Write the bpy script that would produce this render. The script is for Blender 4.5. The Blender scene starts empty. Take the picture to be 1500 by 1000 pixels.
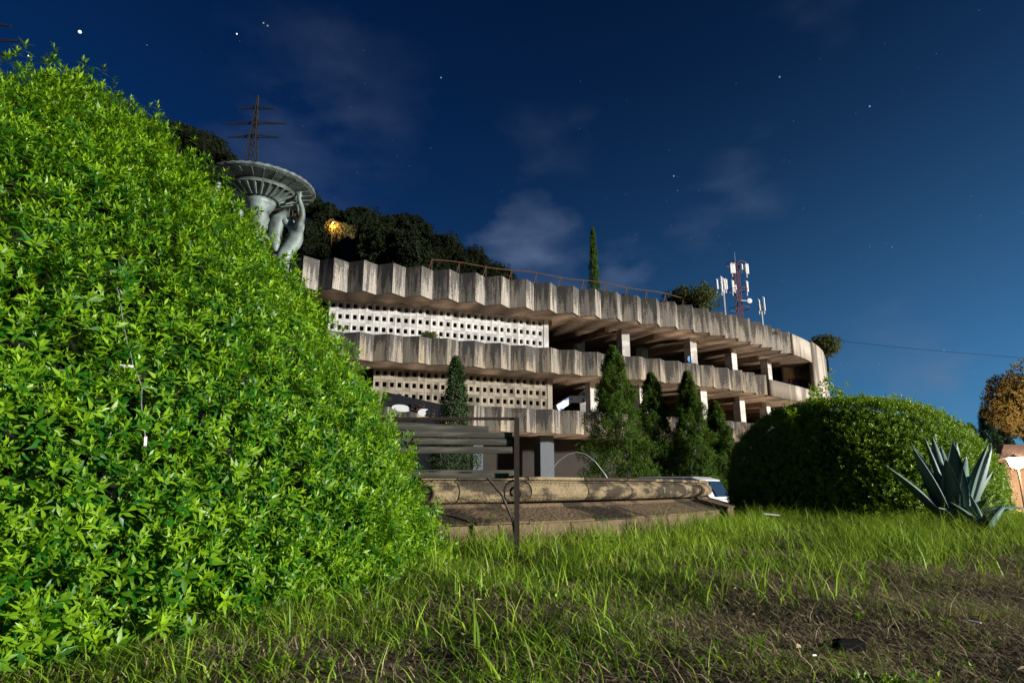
import bpy, bmesh, math, random
import numpy as np
from mathutils import Vector, Matrix
PI = math.pi
random.seed(3)
rng = np.random.default_rng(7)
S = bpy.context.scene
COL = S.collection

# ---------------------------------------------------------------- camera
CAMH, PITCH, F = 0.45, math.radians(13.25), 900.0
cd = bpy.data.cameras.new('camera'); cam = bpy.data.objects.new('camera', cd); COL.objects.link(cam)
cam.location = (0, 0, CAMH); cam.rotation_euler = (PI/2 + PITCH, 0, 0)
cd.sensor_width = 36; cd.lens = F/1500*36; cd.clip_start = .05; cd.clip_end = 3000
S.camera = cam
CP, SP = math.cos(PITCH), math.sin(PITCH)

def at(x, y, Y):
    """world point on the ray of photo pixel (x, y) at ground depth Y"""
    d = ((x-750)/F, CP - SP*(500-y)/F, SP + CP*(500-y)/F)
    t = Y/d[1]
    return Vector((d[0]*t, Y, CAMH + d[2]*t))
def at_z(x, y, z):
    d = ((x-750)/F, CP - SP*(500-y)/F, SP + CP*(500-y)/F)
    t = (z-CAMH)/d[2]
    return Vector((d[0]*t, d[1]*t, z))

# ---------------------------------------------------------------- sky and sun
SUN_TO = Vector((0.89, -0.42, 0.15)).normalized()
W = bpy.data.worlds.new('World'); S.world = W; W.use_nodes = True
nt = W.node_tree; N = nt.nodes; LK = nt.links
bg = N['Background']; bg.inputs['Strength'].default_value = 1.0
sky = N.new('ShaderNodeTexSky'); sky.sky_type = 'NISHITA'; sky.sun_disc = False
sky.sun_elevation = math.asin(SUN_TO.z); sky.sun_rotation = math.atan2(SUN_TO.x, SUN_TO.y)
sky.air_density = 1.0; sky.dust_density = 0.3; sky.ozone_density = 4.0
tint = N.new('ShaderNodeMix'); tint.data_type = 'RGBA'; tint.blend_type = 'MULTIPLY'; tint.inputs[0].default_value = 1
tint.inputs[7].default_value = (0.0030, 0.0094, 0.0150, 1)
gm = N.new('ShaderNodeGamma'); gm.inputs[1].default_value = 1.35; LK.new(sky.outputs[0], gm.inputs[0]); LK.new(gm.outputs[0], tint.inputs[6])
tc = N.new('ShaderNodeTexCoord')
def wmath(op, a, b=None, c=None, clamp=False):
    n = N.new('ShaderNodeMath'); n.operation = op; n.use_clamp = clamp
    for i, v in enumerate((a, b, c)):
        if v is None: continue
        if isinstance(v, (int, float)): n.inputs[i].default_value = v
        else: LK.new(v, n.inputs[i])
    return n.outputs[0]
# thin night clouds: soft patches broken up by noise
nz = N.new('ShaderNodeTexNoise'); nz.inputs['Scale'].default_value = 5; nz.inputs['Detail'].default_value = 6
mp = N.new('ShaderNodeMapping'); mp.inputs['Scale'].default_value = (1, 1, 2.2)
LK.new(tc.outputs['Generated'], mp.inputs[0]); LK.new(mp.outputs[0], nz.inputs['Vector'])
wz = N.new('ShaderNodeTexNoise'); wz.inputs['Scale'].default_value = 7; wz.inputs['Detail'].default_value = 5; LK.new(mp.outputs[0], wz.inputs['Vector'])
wv = N.new('ShaderNodeVectorMath'); wv.operation = 'MULTIPLY_ADD'; LK.new(wz.outputs['Color'], wv.inputs[0]); wv.inputs[1].default_value = (.22, .22, .13)
wo = N.new('ShaderNodeVectorMath'); wo.operation = 'SUBTRACT'; LK.new(tc.outputs['Generated'], wo.inputs[0]); wo.inputs[1].default_value = (.11, .11, .065); LK.new(wo.outputs[0], wv.inputs[2])
patch = None
for (px, py, rad, amp) in [(790, 365, .10, .75), (455, 190, .18, .28), (1090, 265, .08, .35), (1015, 335, .06, .4), (1310, 505, .07, .5), (1372, 565, .05, .6), (810, 205, .07, .14), (905, 395, .06, .7), (1200, 5, .08, .12)]:
    v = (at(px, py, 10) - cam.location).normalized()
    dp = N.new('ShaderNodeVectorMath'); dp.operation = 'DISTANCE'; LK.new(wv.outputs[0], dp.inputs[0]); dp.inputs[1].default_value = v
    m = wmath('MULTIPLY', wmath('SMOOTH_MIN', wmath('SUBTRACT', 1.0, wmath('DIVIDE', dp.outputs['Value'], rad), clamp=True), 1.0, .2), amp)
    patch = m if patch is None else wmath('ADD', patch, m)
dens = wmath('MULTIPLY', patch, wmath('MULTIPLY', wmath('SUBTRACT', nz.outputs[0], .38, clamp=True), 3.6), clamp=True)
sp = N.new('ShaderNodeSeparateXYZ'); LK.new(tc.outputs['Generated'], sp.inputs[0])
# glow of the town along the horizon, strongest towards the lit street on the right
low = wmath('POWER', wmath('SUBTRACT', 1.0, wmath('ABSOLUTE', sp.outputs[2]), clamp=True), 3.2)
az = N.new('ShaderNodeVectorMath'); az.operation = 'DOT_PRODUCT'; LK.new(tc.outputs['Generated'], az.inputs[0]); az.inputs[1].default_value = (.93, .37, 0)
side = wmath('POWER', wmath('MULTIPLY_ADD', az.outputs['Value'], .5, .5, clamp=True), 4.5)
gl = N.new('ShaderNodeMix'); gl.data_type = 'RGBA'; gl.blend_type = 'ADD'; gl.inputs[7].default_value = (.060, .185, .340, 1)
LK.new(wmath('MULTIPLY', low, side), gl.inputs[0]); LK.new(tint.outputs[2], gl.inputs[6])
cl = N.new('ShaderNodeMix'); cl.data_type = 'RGBA'; cl.inputs[7].default_value = (.080, .112, .185, 1)
LK.new(dens, cl.inputs[0]); LK.new(gl.outputs[2], cl.inputs[6])
# stars
vo = N.new('ShaderNodeTexVoronoi'); vo.inputs['Scale'].default_value = 26; LK.new(tc.outputs['Generated'], vo.inputs['Vector'])
v2 = N.new('ShaderNodeTexVoronoi'); v2.inputs['Scale'].default_value = 55; LK.new(tc.outputs['Generated'], v2.inputs['Vector'])
faint = wmath('MULTIPLY', wmath('LESS_THAN', v2.outputs['Distance'], .028), .07)
star = wmath('MULTIPLY', wmath('LESS_THAN', vo.outputs['Distance'], .014), .18)
star = wmath('ADD', star, faint)
for (px, py) in [(117, 47), (347, 50), (386, 34), (42, 82), (392, 38), (646, 114), (1142, 113), (987, 258), (1274, 156)]:
    v = (at(px, py, 10) - cam.location).normalized()
    dp = N.new('ShaderNodeVectorMath'); dp.operation = 'DISTANCE'; LK.new(tc.outputs['Generated'], dp.inputs[0]); dp.inputs[1].default_value = v
    star = wmath('ADD', star, wmath('MULTIPLY', wmath('LESS_THAN', dp.outputs['Value'], .0019 if px == 117 else .0010), .8 if px < 360 else .22))
ad = N.new('ShaderNodeMix'); ad.data_type = 'RGBA'; ad.blend_type = 'ADD'; ad.inputs[0].default_value = 1
LK.new(cl.outputs[2], ad.inputs[6])
cs = N.new('ShaderNodeCombineColor'); 
for i in range(3): LK.new(star, cs.inputs[i])
LK.new(cs.outputs[0], ad.inputs[7]); LK.new(ad.outputs[2], bg.inputs['Color'])

sd = bpy.data.lights.new('sun', 'SUN'); sun = bpy.data.objects.new('sun', sd); COL.objects.link(sun)
sd.energy = 4.8; sd.angle = math.radians(2.5); sd.color = (1, .95, .86)
sun.rotation_euler = SUN_TO.to_track_quat('Z', 'Y').to_euler()
S.view_settings.view_transform = 'Standard'; S.view_settings.look = 'None'
S.view_settings.exposure = 0.75; S.view_settings.gamma = 1; S.view_settings.use_curve_mapping = False

# ---------------------------------------------------------------- helpers
def tag(o, label=None, cat=None, group=None, kind=None):
    for k, v in (('label', label), ('category', cat), ('group', group), ('kind', kind)):
        if v: o[k] = v
    return o
def empty(name, loc, label, cat, group=None, rz=0):
    o = bpy.data.objects.new(name, None); COL.objects.link(o); o.location = loc; o.rotation_euler.z = rz
    o.empty_display_size = .2
    return tag(o, label, cat, group)
def add(name, me, mat=None, parent=None, loc=(0, 0, 0), rot=(0, 0, 0), scale=(1, 1, 1)):
    """link a mesh; loc is in the parent's own space"""
    if mat is not None and not me.materials: me.materials.append(mat)
    o = bpy.data.objects.new(name, me); COL.objects.link(o)
    o.location = loc; o.rotation_euler = rot; o.scale = scale
    if parent: o.parent = parent
    return o
def mesh_np(name, V, Fq, smooth=False, attr=None):
    me = bpy.data.meshes.new(name); V = np.asarray(V, np.float32); Fq = np.asarray(Fq, np.int32); k = Fq.shape[1]
    me.vertices.add(len(V)); me.vertices.foreach_set('co', V.ravel())
    me.loops.add(Fq.size); me.loops.foreach_set('vertex_index', Fq.ravel())
    me.polygons.add(len(Fq)); me.polygons.foreach_set('loop_start', np.arange(0, Fq.size, k, dtype=np.int32))
    if attr is not None:
        a = me.attributes.new('tone', 'FLOAT', 'POINT'); a.data.foreach_set('value', np.asarray(attr, np.float32))
    me.update(calc_edges=True); me.validate()
    if smooth: me.polygons.foreach_set('use_smooth', np.ones(len(Fq), bool))
    return me
class MB:
    def __init__(s): s.bm = bmesh.new()
    def box(s, c, d, rz=0, rot=None, bev=0):
        M = Matrix.Translation(c) @ (rot if rot is not None else Matrix.Rotation(rz, 4, 'Z')) @ Matrix.Diagonal((d[0], d[1], d[2], 1))
        r = bmesh.ops.create_cube(s.bm, size=1, matrix=M)
        if bev: bmesh.ops.bevel(s.bm, geom=list({e for v in r['verts'] for e in v.link_edges}), offset=bev, segments=2, affect='EDGES', profile=.5)
        return s
    def bar(s, a, b, w, d=None):
        a, b = Vector(a), Vector(b); L = (b-a).length
        q = (b-a).to_track_quat('Z', 'Y').to_matrix().to_4x4()
        return s.box((a+b)/2, (w, d or w, L), rot=q)
    def tube(s, pts, r, n=6, r2=None):
        pts = [Vector(p) for p in pts]; rings = []
        for i, p in enumerate(pts):
            t = (pts[min(i+1, len(pts)-1)] - pts[max(i-1, 0)]).normalized()
            u = t.cross(Vector((0, 0, 1))); u = u.normalized() if u.length > 1e-3 else Vector((1, 0, 0)); v = t.cross(u)
            rr = r if r2 is None else r + (r2-r)*i/(len(pts)-1)
            rings.append([s.bm.verts.new(p + rr*(math.cos(2*PI*k/n)*u + math.sin(2*PI*k/n)*v)) for k in range(n)])
        for a, b in zip(rings, rings[1:]):
            for k in range(n): s.bm.faces.new((a[k], a[(k+1) % n], b[(k+1) % n], b[k]))
        s.bm.faces.new(rings[0][::-1]); s.bm.faces.new(rings[-1]); return s
    def lathe(s, prof, n=32, c=(0, 0, 0), flute=None):
        rings = []
        for (r, z) in prof:
            rings.append([s.bm.verts.new((c[0]+r*(1+(flute(z, k) if flute else 0))*math.cos(2*PI*k/n), c[1]+r*(1+(flute(z, k) if flute else 0))*math.sin(2*PI*k/n), c[2]+z)) for k in range(n)])
        for a, b in zip(rings, rings[1:]):
            for k in range(n): s.bm.faces.new((a[k], a[(k+1) % n], b[(k+1) % n], b[k]))
        return s
    def poly(s, pts): s.bm.faces.new([s.bm.verts.new(p) for p in pts]); return s
    def prism(s, pts, z0, z1):
        a = [s.bm.verts.new((x, y, z0)) for x, y in pts]; b = [s.bm.verts.new((x, y, z1)) for x, y in pts]; n = len(pts)
        s.bm.faces.new(a[::-1]); s.bm.faces.new(b)
        for k in range(n): s.bm.faces.new((a[k], a[(k+1) % n], b[(k+1) % n], b[k]))
        return s
    def mesh(s, name, smooth=False):
        bmesh.ops.recalc_face_normals(s.bm, faces=s.bm.faces); me = bpy.data.meshes.new(name); s.bm.to_mesh(me); s.bm.free()
        if smooth:
            for p in me.polygons: p.use_smooth = True
        return me
def smooth(o, a=40):
    for p in o.data.polygons: p.use_smooth = True
    return o

# ---------------------------------------------------------------- materials
class MT:
    def __init__(s, name, rough=.8, spec=.3):
        s.m = bpy.data.materials.new(name); s.m.use_nodes = True; s.t = s.m.node_tree; s.b = s.t.nodes['Principled BSDF']
        s.b.inputs['Roughness'].default_value = rough; s.b.inputs['Specular IOR Level'].default_value = spec
    def n(s, ty, **kw):
        x = s.t.nodes.new(ty)
        for k, v in kw.items(): setattr(x, k, v)
        return x
    def l(s, a, b): s.t.links.new(a, b)
    def noise(s, scale, detail=4, vec=None, mapscale=None, coord='Object'):
        nz = s.n('ShaderNodeTexNoise'); nz.inputs['Scale'].default_value = scale; nz.inputs['Detail'].default_value = detail
        if vec is None: vec = s.n('ShaderNodeTexCoord').outputs[coord]
        if mapscale:
            mp = s.n('ShaderNodeMapping'); mp.inputs['Scale'].default_value = mapscale; s.l(vec, mp.inputs[0]); vec = mp.outputs[0]
        s.l(vec, nz.inputs['Vector']); return nz.outputs[0]
    def ramp(s, fac, stops):
        r = s.n('ShaderNodeValToRGB'); e = r.color_ramp.elements
        while len(e) < len(stops): e.new(.5)
        for i, (p, c) in enumerate(stops): e[i].position = p; e[i].color = (*c, 1)
        s.l(fac, r.inputs[0]); return r.outputs[0]
    def mix(s, fac, a, b, mode='MIX'):
        x = s.n('ShaderNodeMix', data_type='RGBA', blend_type=mode)
        for sock, v in ((x.inputs[0], fac), (x.inputs[6], a), (x.inputs[7], b)):
            if isinstance(v, (int, float)): sock.default_value = v
            elif isinstance(v, tuple): sock.default_value = (*v, 1)
            else: s.l(v, sock)
        return x.outputs[2]
    def math(s, op, a, b=0., clamp=False):
        x = s.n('ShaderNodeMath', operation=op, use_clamp=clamp)
        for i, v in enumerate((a, b)):
            if isinstance(v, (int, float)): x.inputs[i].default_value = v
            else: s.l(v, x.inputs[i])
        return x.outputs[0]
    def col(s, c):
        if isinstance(c, tuple): s.b.inputs['Base Color'].default_value = (*c, 1)
        else: s.l(c, s.b.inputs['Base Color'])
        return s
    def bump(s, h, k=.3, d=.02):
        b = s.n('ShaderNodeBump'); b.inputs['Strength'].default_value = k; b.inputs['Distance'].default_value = d
        s.l(h, b.inputs['Height']); s.l(b.outputs[0], s.b.inputs['Normal']); return s
def plain(name, c, rough=.7, var=.25, scale=6, metal=0, spec=.3):
    m = MT(name, rough, spec); nz = m.noise(scale, 6)
    m.col(m.mix(nz, tuple(x*(1-var) for x in c), tuple(min(1, x*(1+var)) for x in c))); m.b.inputs['Metallic'].default_value = metal
    m.bump(nz, .2, .01); return m.m
def leafmat(name, dark, light, rough=.42, trans=.3, spec=.4):
    m = MT(name, rough, spec); a = m.n('ShaderNodeAttribute'); a.attribute_name = 'tone'
    oi = m.n('ShaderNodeObjectInfo')
    f = m.math('ADD', a.outputs['Fac'], m.math('MULTIPLY', m.math('SUBTRACT', oi.outputs['Random'], .5), .25), clamp=True)
    c = m.mix(f, dark, light); m.col(c)
    tr = m.n('ShaderNodeBsdfTranslucent'); m.l(m.mix(.5, c, light), tr.inputs[0])
    mx = m.n('ShaderNodeMixShader'); mx.inputs[0].default_value = trans
    out = m.t.nodes['Material Output']; m.l(m.b.outputs[0], mx.inputs[1]); m.l(tr.outputs[0], mx.inputs[2]); m.l(mx.outputs[0], out.inputs[0])
    return m.m
def board_concrete(name, base, warm, dark, stain=1.0, plank=.155):
    """board-marked concrete: plank imprints along local x, rain streaks and black growth from the top"""
    m = MT(name, .9, .2); tcn = m.n('ShaderNodeTexCoord'); sep = m.n('ShaderNodeSeparateXYZ'); m.l(tcn.outputs['Object'], sep.inputs[0])
    oi = m.n('ShaderNodeObjectInfo')
    off = m.math('MULTIPLY', oi.outputs['Random'], 37.0)
    u = m.math('ADD', m.math('DIVIDE', sep.outputs[0], plank), off)
    idx = m.math('FLOOR', u); fr = m.math('FRACT', u)
    wn = m.n('ShaderNodeTexWhiteNoise', noise_dimensions='1D'); m.l(idx, wn.inputs['W'])
    cv = m.n('ShaderNodeCombineXYZ'); m.l(u, cv.inputs[0]); m.l(off, cv.inputs[1]); m.l(sep.outputs[2], cv.inputs[2])
    c = m.mix(wn.outputs['Value'], base, warm)
    # streaks: noise long in z
    st = m.noise(1.0, 6, cv.outputs[0], (.55, 1, .45)); fine = m.noise(5, 6, cv.outputs[0], (.6, 1, 1.6))
    st2 = m.math('ADD', m.math('MULTIPLY', st, .75), m.math('MULTIPLY', fine, .35))
    wn2 = m.math('MULTIPLY', m.math('SUBTRACT', wn.outputs['Value'], .5), .16)
    grow = m.math('MULTIPLY', m.math('SUBTRACT', sep.outputs[2], .75), .13)   # black growth creeping down from the coping
    sf = m.math('MULTIPLY', m.math('SUBTRACT', m.math('ADD', m.math('ADD', st2, wn2), grow), .475), 7*stain, clamp=True)
    c = m.mix(m.math('MULTIPLY', sf, .86), c, dark)
    jo = m.math('LESS_THAN', m.math('ABSOLUTE', m.math('SUBTRACT', fr, .5)), .455)
    c = m.mix(jo, m.mix(.6, c, (.03, .028, .025)), c)
    m.col(c); m.bump(m.math('ADD', jo, m.math('MULTIPLY', fine, .7)), .55, .02)
    return m.m
def stone(name, c1, c2, dark, scale=3, vs=2.5):
    m = MT(name, .95, .15); oi = m.n('ShaderNodeObjectInfo'); va = m.n('ShaderNodeVectorMath', operation='MULTIPLY_ADD'); va.inputs[0].default_value = (41, 23, 17)
    m.l(oi.outputs['Random'], va.inputs[1]); m.l(m.n('ShaderNodeTexCoord').outputs['Object'], va.inputs[2]); vv = va.outputs[0]
    a = m.noise(scale, 8, vv); b = m.noise(scale*9, 6, vv); d = m.noise(scale*.8, 6, vv, (1, 1, vs))
    oi = m.n('ShaderNodeObjectInfo'); c = m.mix(a, c1, c2)
    k = m.math('MULTIPLY', m.math('SUBTRACT', m.math('ADD', d, m.math('MULTIPLY', m.math('SUBTRACT', oi.outputs['Random'], .5), .22)), .47), 7, clamp=True)
    c = m.mix(m.math('MULTIPLY', k, .85), c, dark); c = m.mix(m.math('MULTIPLY', m.math('SUBTRACT', b, .5), 1.6, clamp=True), c, tuple(x*.25 for x in c1))
    m.col(c); m.bump(m.math('ADD', b, a), .7, .03); return m.m

M = {}
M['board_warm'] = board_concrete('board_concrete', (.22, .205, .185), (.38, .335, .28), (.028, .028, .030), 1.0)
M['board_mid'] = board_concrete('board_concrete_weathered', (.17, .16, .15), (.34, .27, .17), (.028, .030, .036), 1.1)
M['smooth_conc'] = stone('smooth_concrete', (.36, .31, .26), (.48, .42, .35), (.13, .11, .09), 1.3, .18)
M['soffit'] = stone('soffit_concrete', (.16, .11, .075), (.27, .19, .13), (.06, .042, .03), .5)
M['column'] = stone('column_concrete', (.44, .42, .40), (.56, .54, .51), (.28, .265, .25), .8)
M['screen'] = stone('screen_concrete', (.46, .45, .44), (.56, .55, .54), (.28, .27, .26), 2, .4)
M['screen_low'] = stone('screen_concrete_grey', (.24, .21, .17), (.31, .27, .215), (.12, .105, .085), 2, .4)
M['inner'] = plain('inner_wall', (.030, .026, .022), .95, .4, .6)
M['roofing'] = plain('roof_gravel', (.12, .11, .10), .95, .3, 2)
M['rust'] = plain('rusty_steel', (.095, .05, .028), .8, .5, 8, .3)
M['iron'] = plain('dark_iron', (.035, .026, .022), .6, .4, 20, .3)
M['galv'] = plain('galvanised_steel', (.38, .40, .42), .5, .15, 5, .6)
M['redsteel'] = plain('red_mast_steel', (.15, .05, .04), .6, .3, 5)
M['white'] = plain('white_plastic', (.74, .75, .77), .45, .06, 3)
M['pylon'] = plain('pylon_steel', (.010, .010, .012), .9, .2, 2, 0)
M['bark'] = plain('bark', (.07, .052, .036), .95, .4, 8)
M['core_shade'] = plain('shrub_core_shade', (.008, .011, .004), 1, .5, 9)  # near-black solid core behind the leaves; inner shade put into its colour
M['wood'] = None
m = MT('weathered_slat_wood', .85, .2); g = m.noise(3, 8, mapscale=(1.2, 9, 14)); m.col(m.ramp(g, [(.3, (.030, .030, .028)), (.55, (.075, .072, .062)), (.75, (.15, .14, .12))])); m.bump(g, .6, .01); M['wood'] = m.m
m = MT('bronze_patina', .6, .4); a = m.noise(3, 8, mapscale=(1, 1, .6)); b = m.noise(11, 6); m.b.inputs['Metallic'].default_value = .25
m.col(m.mix(m.math('MULTIPLY', m.math('SUBTRACT', b, .42), 3, clamp=True), m.ramp(a, [(.35, (.05, .045, .035)), (.5, (.15, .19, .18)), (.68, (.27, .34, .33))]), (.13, .17, .165))); m.bump(b, .3, .02); M['bronze'] = m.m
M['rimstone'] = stone('basin_rim_stone', (.15, .105, .055), (.33, .27, .17), (.020, .018, .016), 5)
M['plinth'] = stone('basin_plinth_stone', (.10, .07, .045), (.19, .135, .085), (.018, .016, .014), 3.2)
M['leaf_near'] = leafmat('glossy_hedge_leaf', (.014, .100, .005), (.26, .45, .010), .42, .30, .38)
M['leaf_right'] = leafmat('small_hedge_leaf', (.055, .170, .012), (.34, .50, .022), .42, .25, .4)
M['leaf_con'] = leafmat('conifer_foliage', (.020, .064, .010), (.12, .20, .018), .7, .2, .2)
M['leaf_small'] = leafmat('small_tree_leaf', (.020, .050, .014), (.060, .105, .030), .6, .2, .3)
M['leaf_hill_unlit'] = leafmat('unlit_hill_leaf', (.008, .012, .006), (.020, .028, .012), .9, .05, .05)  # leaf colour darkened to stand in for the hill lying unlit
M['leaf_roof'] = leafmat('roof_shrub_leaf', (.05, .075, .018), (.13, .15, .04), .7, .2, .2)
M['leaf_orange'] = leafmat('lamp_tinted_leaf', (.10, .09, .03), (.26, .19, .07), .7, .3, .2)  # orange of the lamplight is put into the leaf colour
M['grass'] = leafmat('grass_green', (.055, .185, .010), (.38, .53, .040), .5, .3, .3)
M['straw'] = leafmat('dry_grass', (.17, .12, .07), (.62, .52, .30), .7, .2, .2)
m = MT('agave_skin', .5, .35); g = m.noise(2.5, 5, mapscale=(3, 3, .7)); m.col(m.ramp(g, [(.3, (.070, .125, .110)), (.6, (.12, .20, .175)), (.8, (.19, .27, .24))])); M['agave'] = m.m
m = MT('soil', 1, .1); a = m.noise(1.2, 10); b = m.noise(45, 8); m.col(m.mix(m.math('MULTIPLY', b, .8), m.ramp(a, [(.35, (.055, .040, .028)), (.6, (.13, .092, .06))]), (.17, .13, .09))); m.bump(b, .8, .02); M['soil'] = m.m
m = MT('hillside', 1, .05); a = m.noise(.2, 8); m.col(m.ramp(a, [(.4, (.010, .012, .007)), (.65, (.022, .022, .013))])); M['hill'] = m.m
M['black'] = plain('black_plastic', (.006, .006, .007), .9, .3, 30, 0, .1)
M['carpaint'] = plain('white_car_paint', (.62, .64, .66), .3, .04, 1, 0, .6)
M['tyre'] = plain('tyre', (.015, .015, .015), .9)
m = MT('dark_glass', .08, .6); m.col((.012, .02, .035)); M['glass'] = m.m
M['red'] = plain('red_lens', (.45, .03, .02), .3)
M['darkpanel'] = plain('dark_kiosk_paint', (.012, .014, .018), .6, .3, 4)
M['teal'] = plain('pale_teal_panel', (.055, .070, .085), .6, .2, 3)
M['plaster'] = plain('warm_plaster', (.20, .135, .09), .9, .12, 2)
M['tile'] = plain('roof_tile', (.16, .10, .08), .9, .3, 5)
M['timber'] = plain('dark_timber', (.06, .04, .03), .8, .3, 6)
M['rock'] = plain('grey_hill_stone', (.030, .030, .034), .95, .35, 1)
m = MT('stair_paint', .7, .3); a = m.noise(3.5, 3); m.col(m.mix(m.math('GREATER_THAN', a, .57), (.66, .72, .76), (.12, .22, .52))); M['stair'] = m.m
for k, c in (('gblue', (.02, .07, .42)), ('gred', (.42, .02, .03)), ('gyellow', (.55, .42, .03)), ('gcyan', (.05, .25, .60))): M[k] = plain('spray_'+k[1:], c, .8, .2, 8)
m = MT('lamp_glow'); m.b.inputs['Emission Color'].default_value = (1, .80, .52, 1); m.b.inputs['Emission Strength'].default_value = 40; M['lamp'] = m.m

# ---------------------------------------------------------------- ground and hill
def sstep(a, b, x): t = np.clip((x-a)/(b-a), 0, 1); return t*t*(3-2*t)
def gz(x, y): return -0.75*sstep(8.5, 19, y)
def ratio_ridge(px):   # elevation of the tree line seen over the building
    return np.interp(px, [-900, 0, 250, 300, 345, 375, 430, 470, 540, 600, 670, 760, 860, 1000, 1200], [.60, .64, .585, .54, .50, .485, .45, .425, .415, .40, .355, .29, .225, .08, .0])
def hill_z(x, y):
    px = 750 + F*x/np.maximum(y, 1)/1.06
    r = ratio_ridge(px); y0, y1 = 58., 175.
    k = np.clip((y-y0)/(y1-y0), 0, 1.0)
    z = r*y*k**.55 - .75*(1-k)
    over = np.maximum(y-y1, 0); return z - over*.35*np.minimum(r*3, 1)
def grid(name, xs, ys, fz, mat, kind):
    X, Y = np.meshgrid(xs, ys); Z = fz(X, Y); V = np.stack([X, Y, Z], -1).reshape(-1, 3); nx, ny = len(xs), len(ys)
    i = np.arange(nx*ny).reshape(ny, nx); Q = np.stack([i[:-1, :-1], i[:-1, 1:], i[1:, 1:], i[1:, :-1]], -1).reshape(-1, 4)
    return tag(add(name, mesh_np(name, V, Q, True), mat), kind=kind)
def bumpy(x, y): return gz(x, y) + np.where(y < 9, .012*np.sin(x*5.1+y*3)+.010*np.sin(x*2.3-y*6.7+1), 0)
xs = np.unique(np.concatenate([np.linspace(-900, -12, 14), np.linspace(-12, 14, 131), np.linspace(14, 900, 16)]))
ys = np.unique(np.concatenate([np.linspace(-60, 0, 6), np.linspace(0, 20, 121), np.linspace(20, 60, 9), np.linspace(60, 1500, 14)]))
grid('ground', xs, ys, bumpy, M['soil'], 'structure')
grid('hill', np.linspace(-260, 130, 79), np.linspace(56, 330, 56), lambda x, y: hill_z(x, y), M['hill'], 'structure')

# ---------------------------------------------------------------- leaves
def norm(a): return a/np.maximum(np.linalg.norm(a, axis=-1, keepdims=True), 1e-9)
def leaf_geo(P, D, Nn, L, Wd, tone, droop=.15, quads=False):
    """folded leaves: base, centre, left, right, tip"""
    n = len(P); side = norm(np.cross(D, Nn)); L = L[:, None]; Wd = Wd[:, None]
    c = P + D*L*.5 + Nn*L*.03; l = P + D*L*.45 + side*Wd*.5 + Nn*Wd*.18; r = P + D*L*.45 - side*Wd*.5 + Nn*Wd*.18
    t = P + D*L - Nn*L*droop
    if quads:
        V = np.stack([P, r, t, l], 1).reshape(-1, 3); b = np.arange(n)[:, None]*4
        T = np.concatenate([b+[0, 1, 2], b+[0, 2, 3]]); return V, T, np.repeat(tone, 4)
    V = np.stack([P, c, l, r, t], 1).reshape(-1, 3); b = np.arange(n)[:, None]*5
    T = np.concatenate([b+[0, 3, 1], b+[0, 1, 2], b+[1, 3, 4], b+[1, 4, 2]]); return V, T, np.repeat(tone, 5)
def rosettes(P, A, nl, L, wr, shoot, young=.5, quads=False, basetone=None):
    """leafy shoots: P base, A axis; nl leaves spiral up a shoot of length shoot"""
    m = len(P); k = np.tile(np.arange(nl), m); i = np.repeat(np.arange(m), nl); f = k/(nl-1)
    a = A[i]; h = np.where(np.abs(a[:, 2:3]) < .9, np.array([[0, 0, 1.]]), np.array([[1., 0, 0]])); u = norm(np.cross(a, h)); v = np.cross(a, u)
    phi = k*2.39996 + rng.random(m)[i]*6.28 + rng.normal(0, .25, m*nl); th = np.radians(82-58*f) + rng.normal(0, .14, m*nl)
    rad = np.cos(phi)[:, None]*u + np.sin(phi)[:, None]*v
    D = norm(np.cos(th)[:, None]*a + np.sin(th)[:, None]*rad); Nn = norm(np.sin(th)[:, None]*a - np.cos(th)[:, None]*rad)
    sc = rng.uniform(.75, 1.2, m)[i]
    base = P[i] + a*(shoot*f*sc)[:, None]
    Ls = L*sc*rng.uniform(.75, 1.15, m*nl)*(1-.45*f**2)
    bt = (rng.normal(.31, .22, m) if basetone is None else basetone)[i]
    tone = np.clip(bt + young*(f-.35) + rng.normal(0, .09, m*nl), 0, 1)
    return leaf_geo(base, D, Nn, Ls, Ls*wr*rng.uniform(.85, 1.15, m*nl), tone, .12, quads)
def lump(P, s, seed):
    r = np.random.default_rng(seed); o = np.zeros(len(P))
    for k in range(7):
        d = r.normal(0, 1, 3); d /= np.linalg.norm(d); fq = s*r.uniform(.7, 1.9); o += np.sin(P@d*fq + r.uniform(0, 6.28))/7*1.4
    return o
def dome(q, n, seed, depth=.10, out=.03, lumpamp=.05, lf=2.4, facing=.25):
    """shoot bases and normals in the skin of a clipped shrub; the side turned away is kept thinner"""
    cx, cy, rx, ry, rz, e = q; r = np.random.default_rng(seed)
    d = norm(r.normal(0, 1, (n, 3))); d[:, 2] = np.abs(d[:, 2])
    ph = np.arcsin(d[:, 2]); c = np.cos(ph)**e; s = np.sin(ph)**e; rr = np.hypot(d[:, 0], d[:, 1])+1e-9
    P = np.stack([rx*c*d[:, 0]/rr, ry*c*d[:, 1]/rr, rz*s], 1)
    Nn = norm(P/np.array([rx, ry, rz])**2 + np.array([0, 0, .02]))
    k = 1 + lumpamp*lump(P, lf, seed) + .017*lump(P, lf*4.5, seed+1) - depth*r.random(n)**1.5 + out*r.random(n)**6*2
    W0 = P*k[:, None] + np.array([cx, cy, 0]); view = norm(np.array([0, 0, CAMH]) - W0)
    keep = ((view*Nn).sum(1) > -.15) | (r.random(n) < facing)
    return W0[keep], Nn[keep], k[keep]
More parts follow.
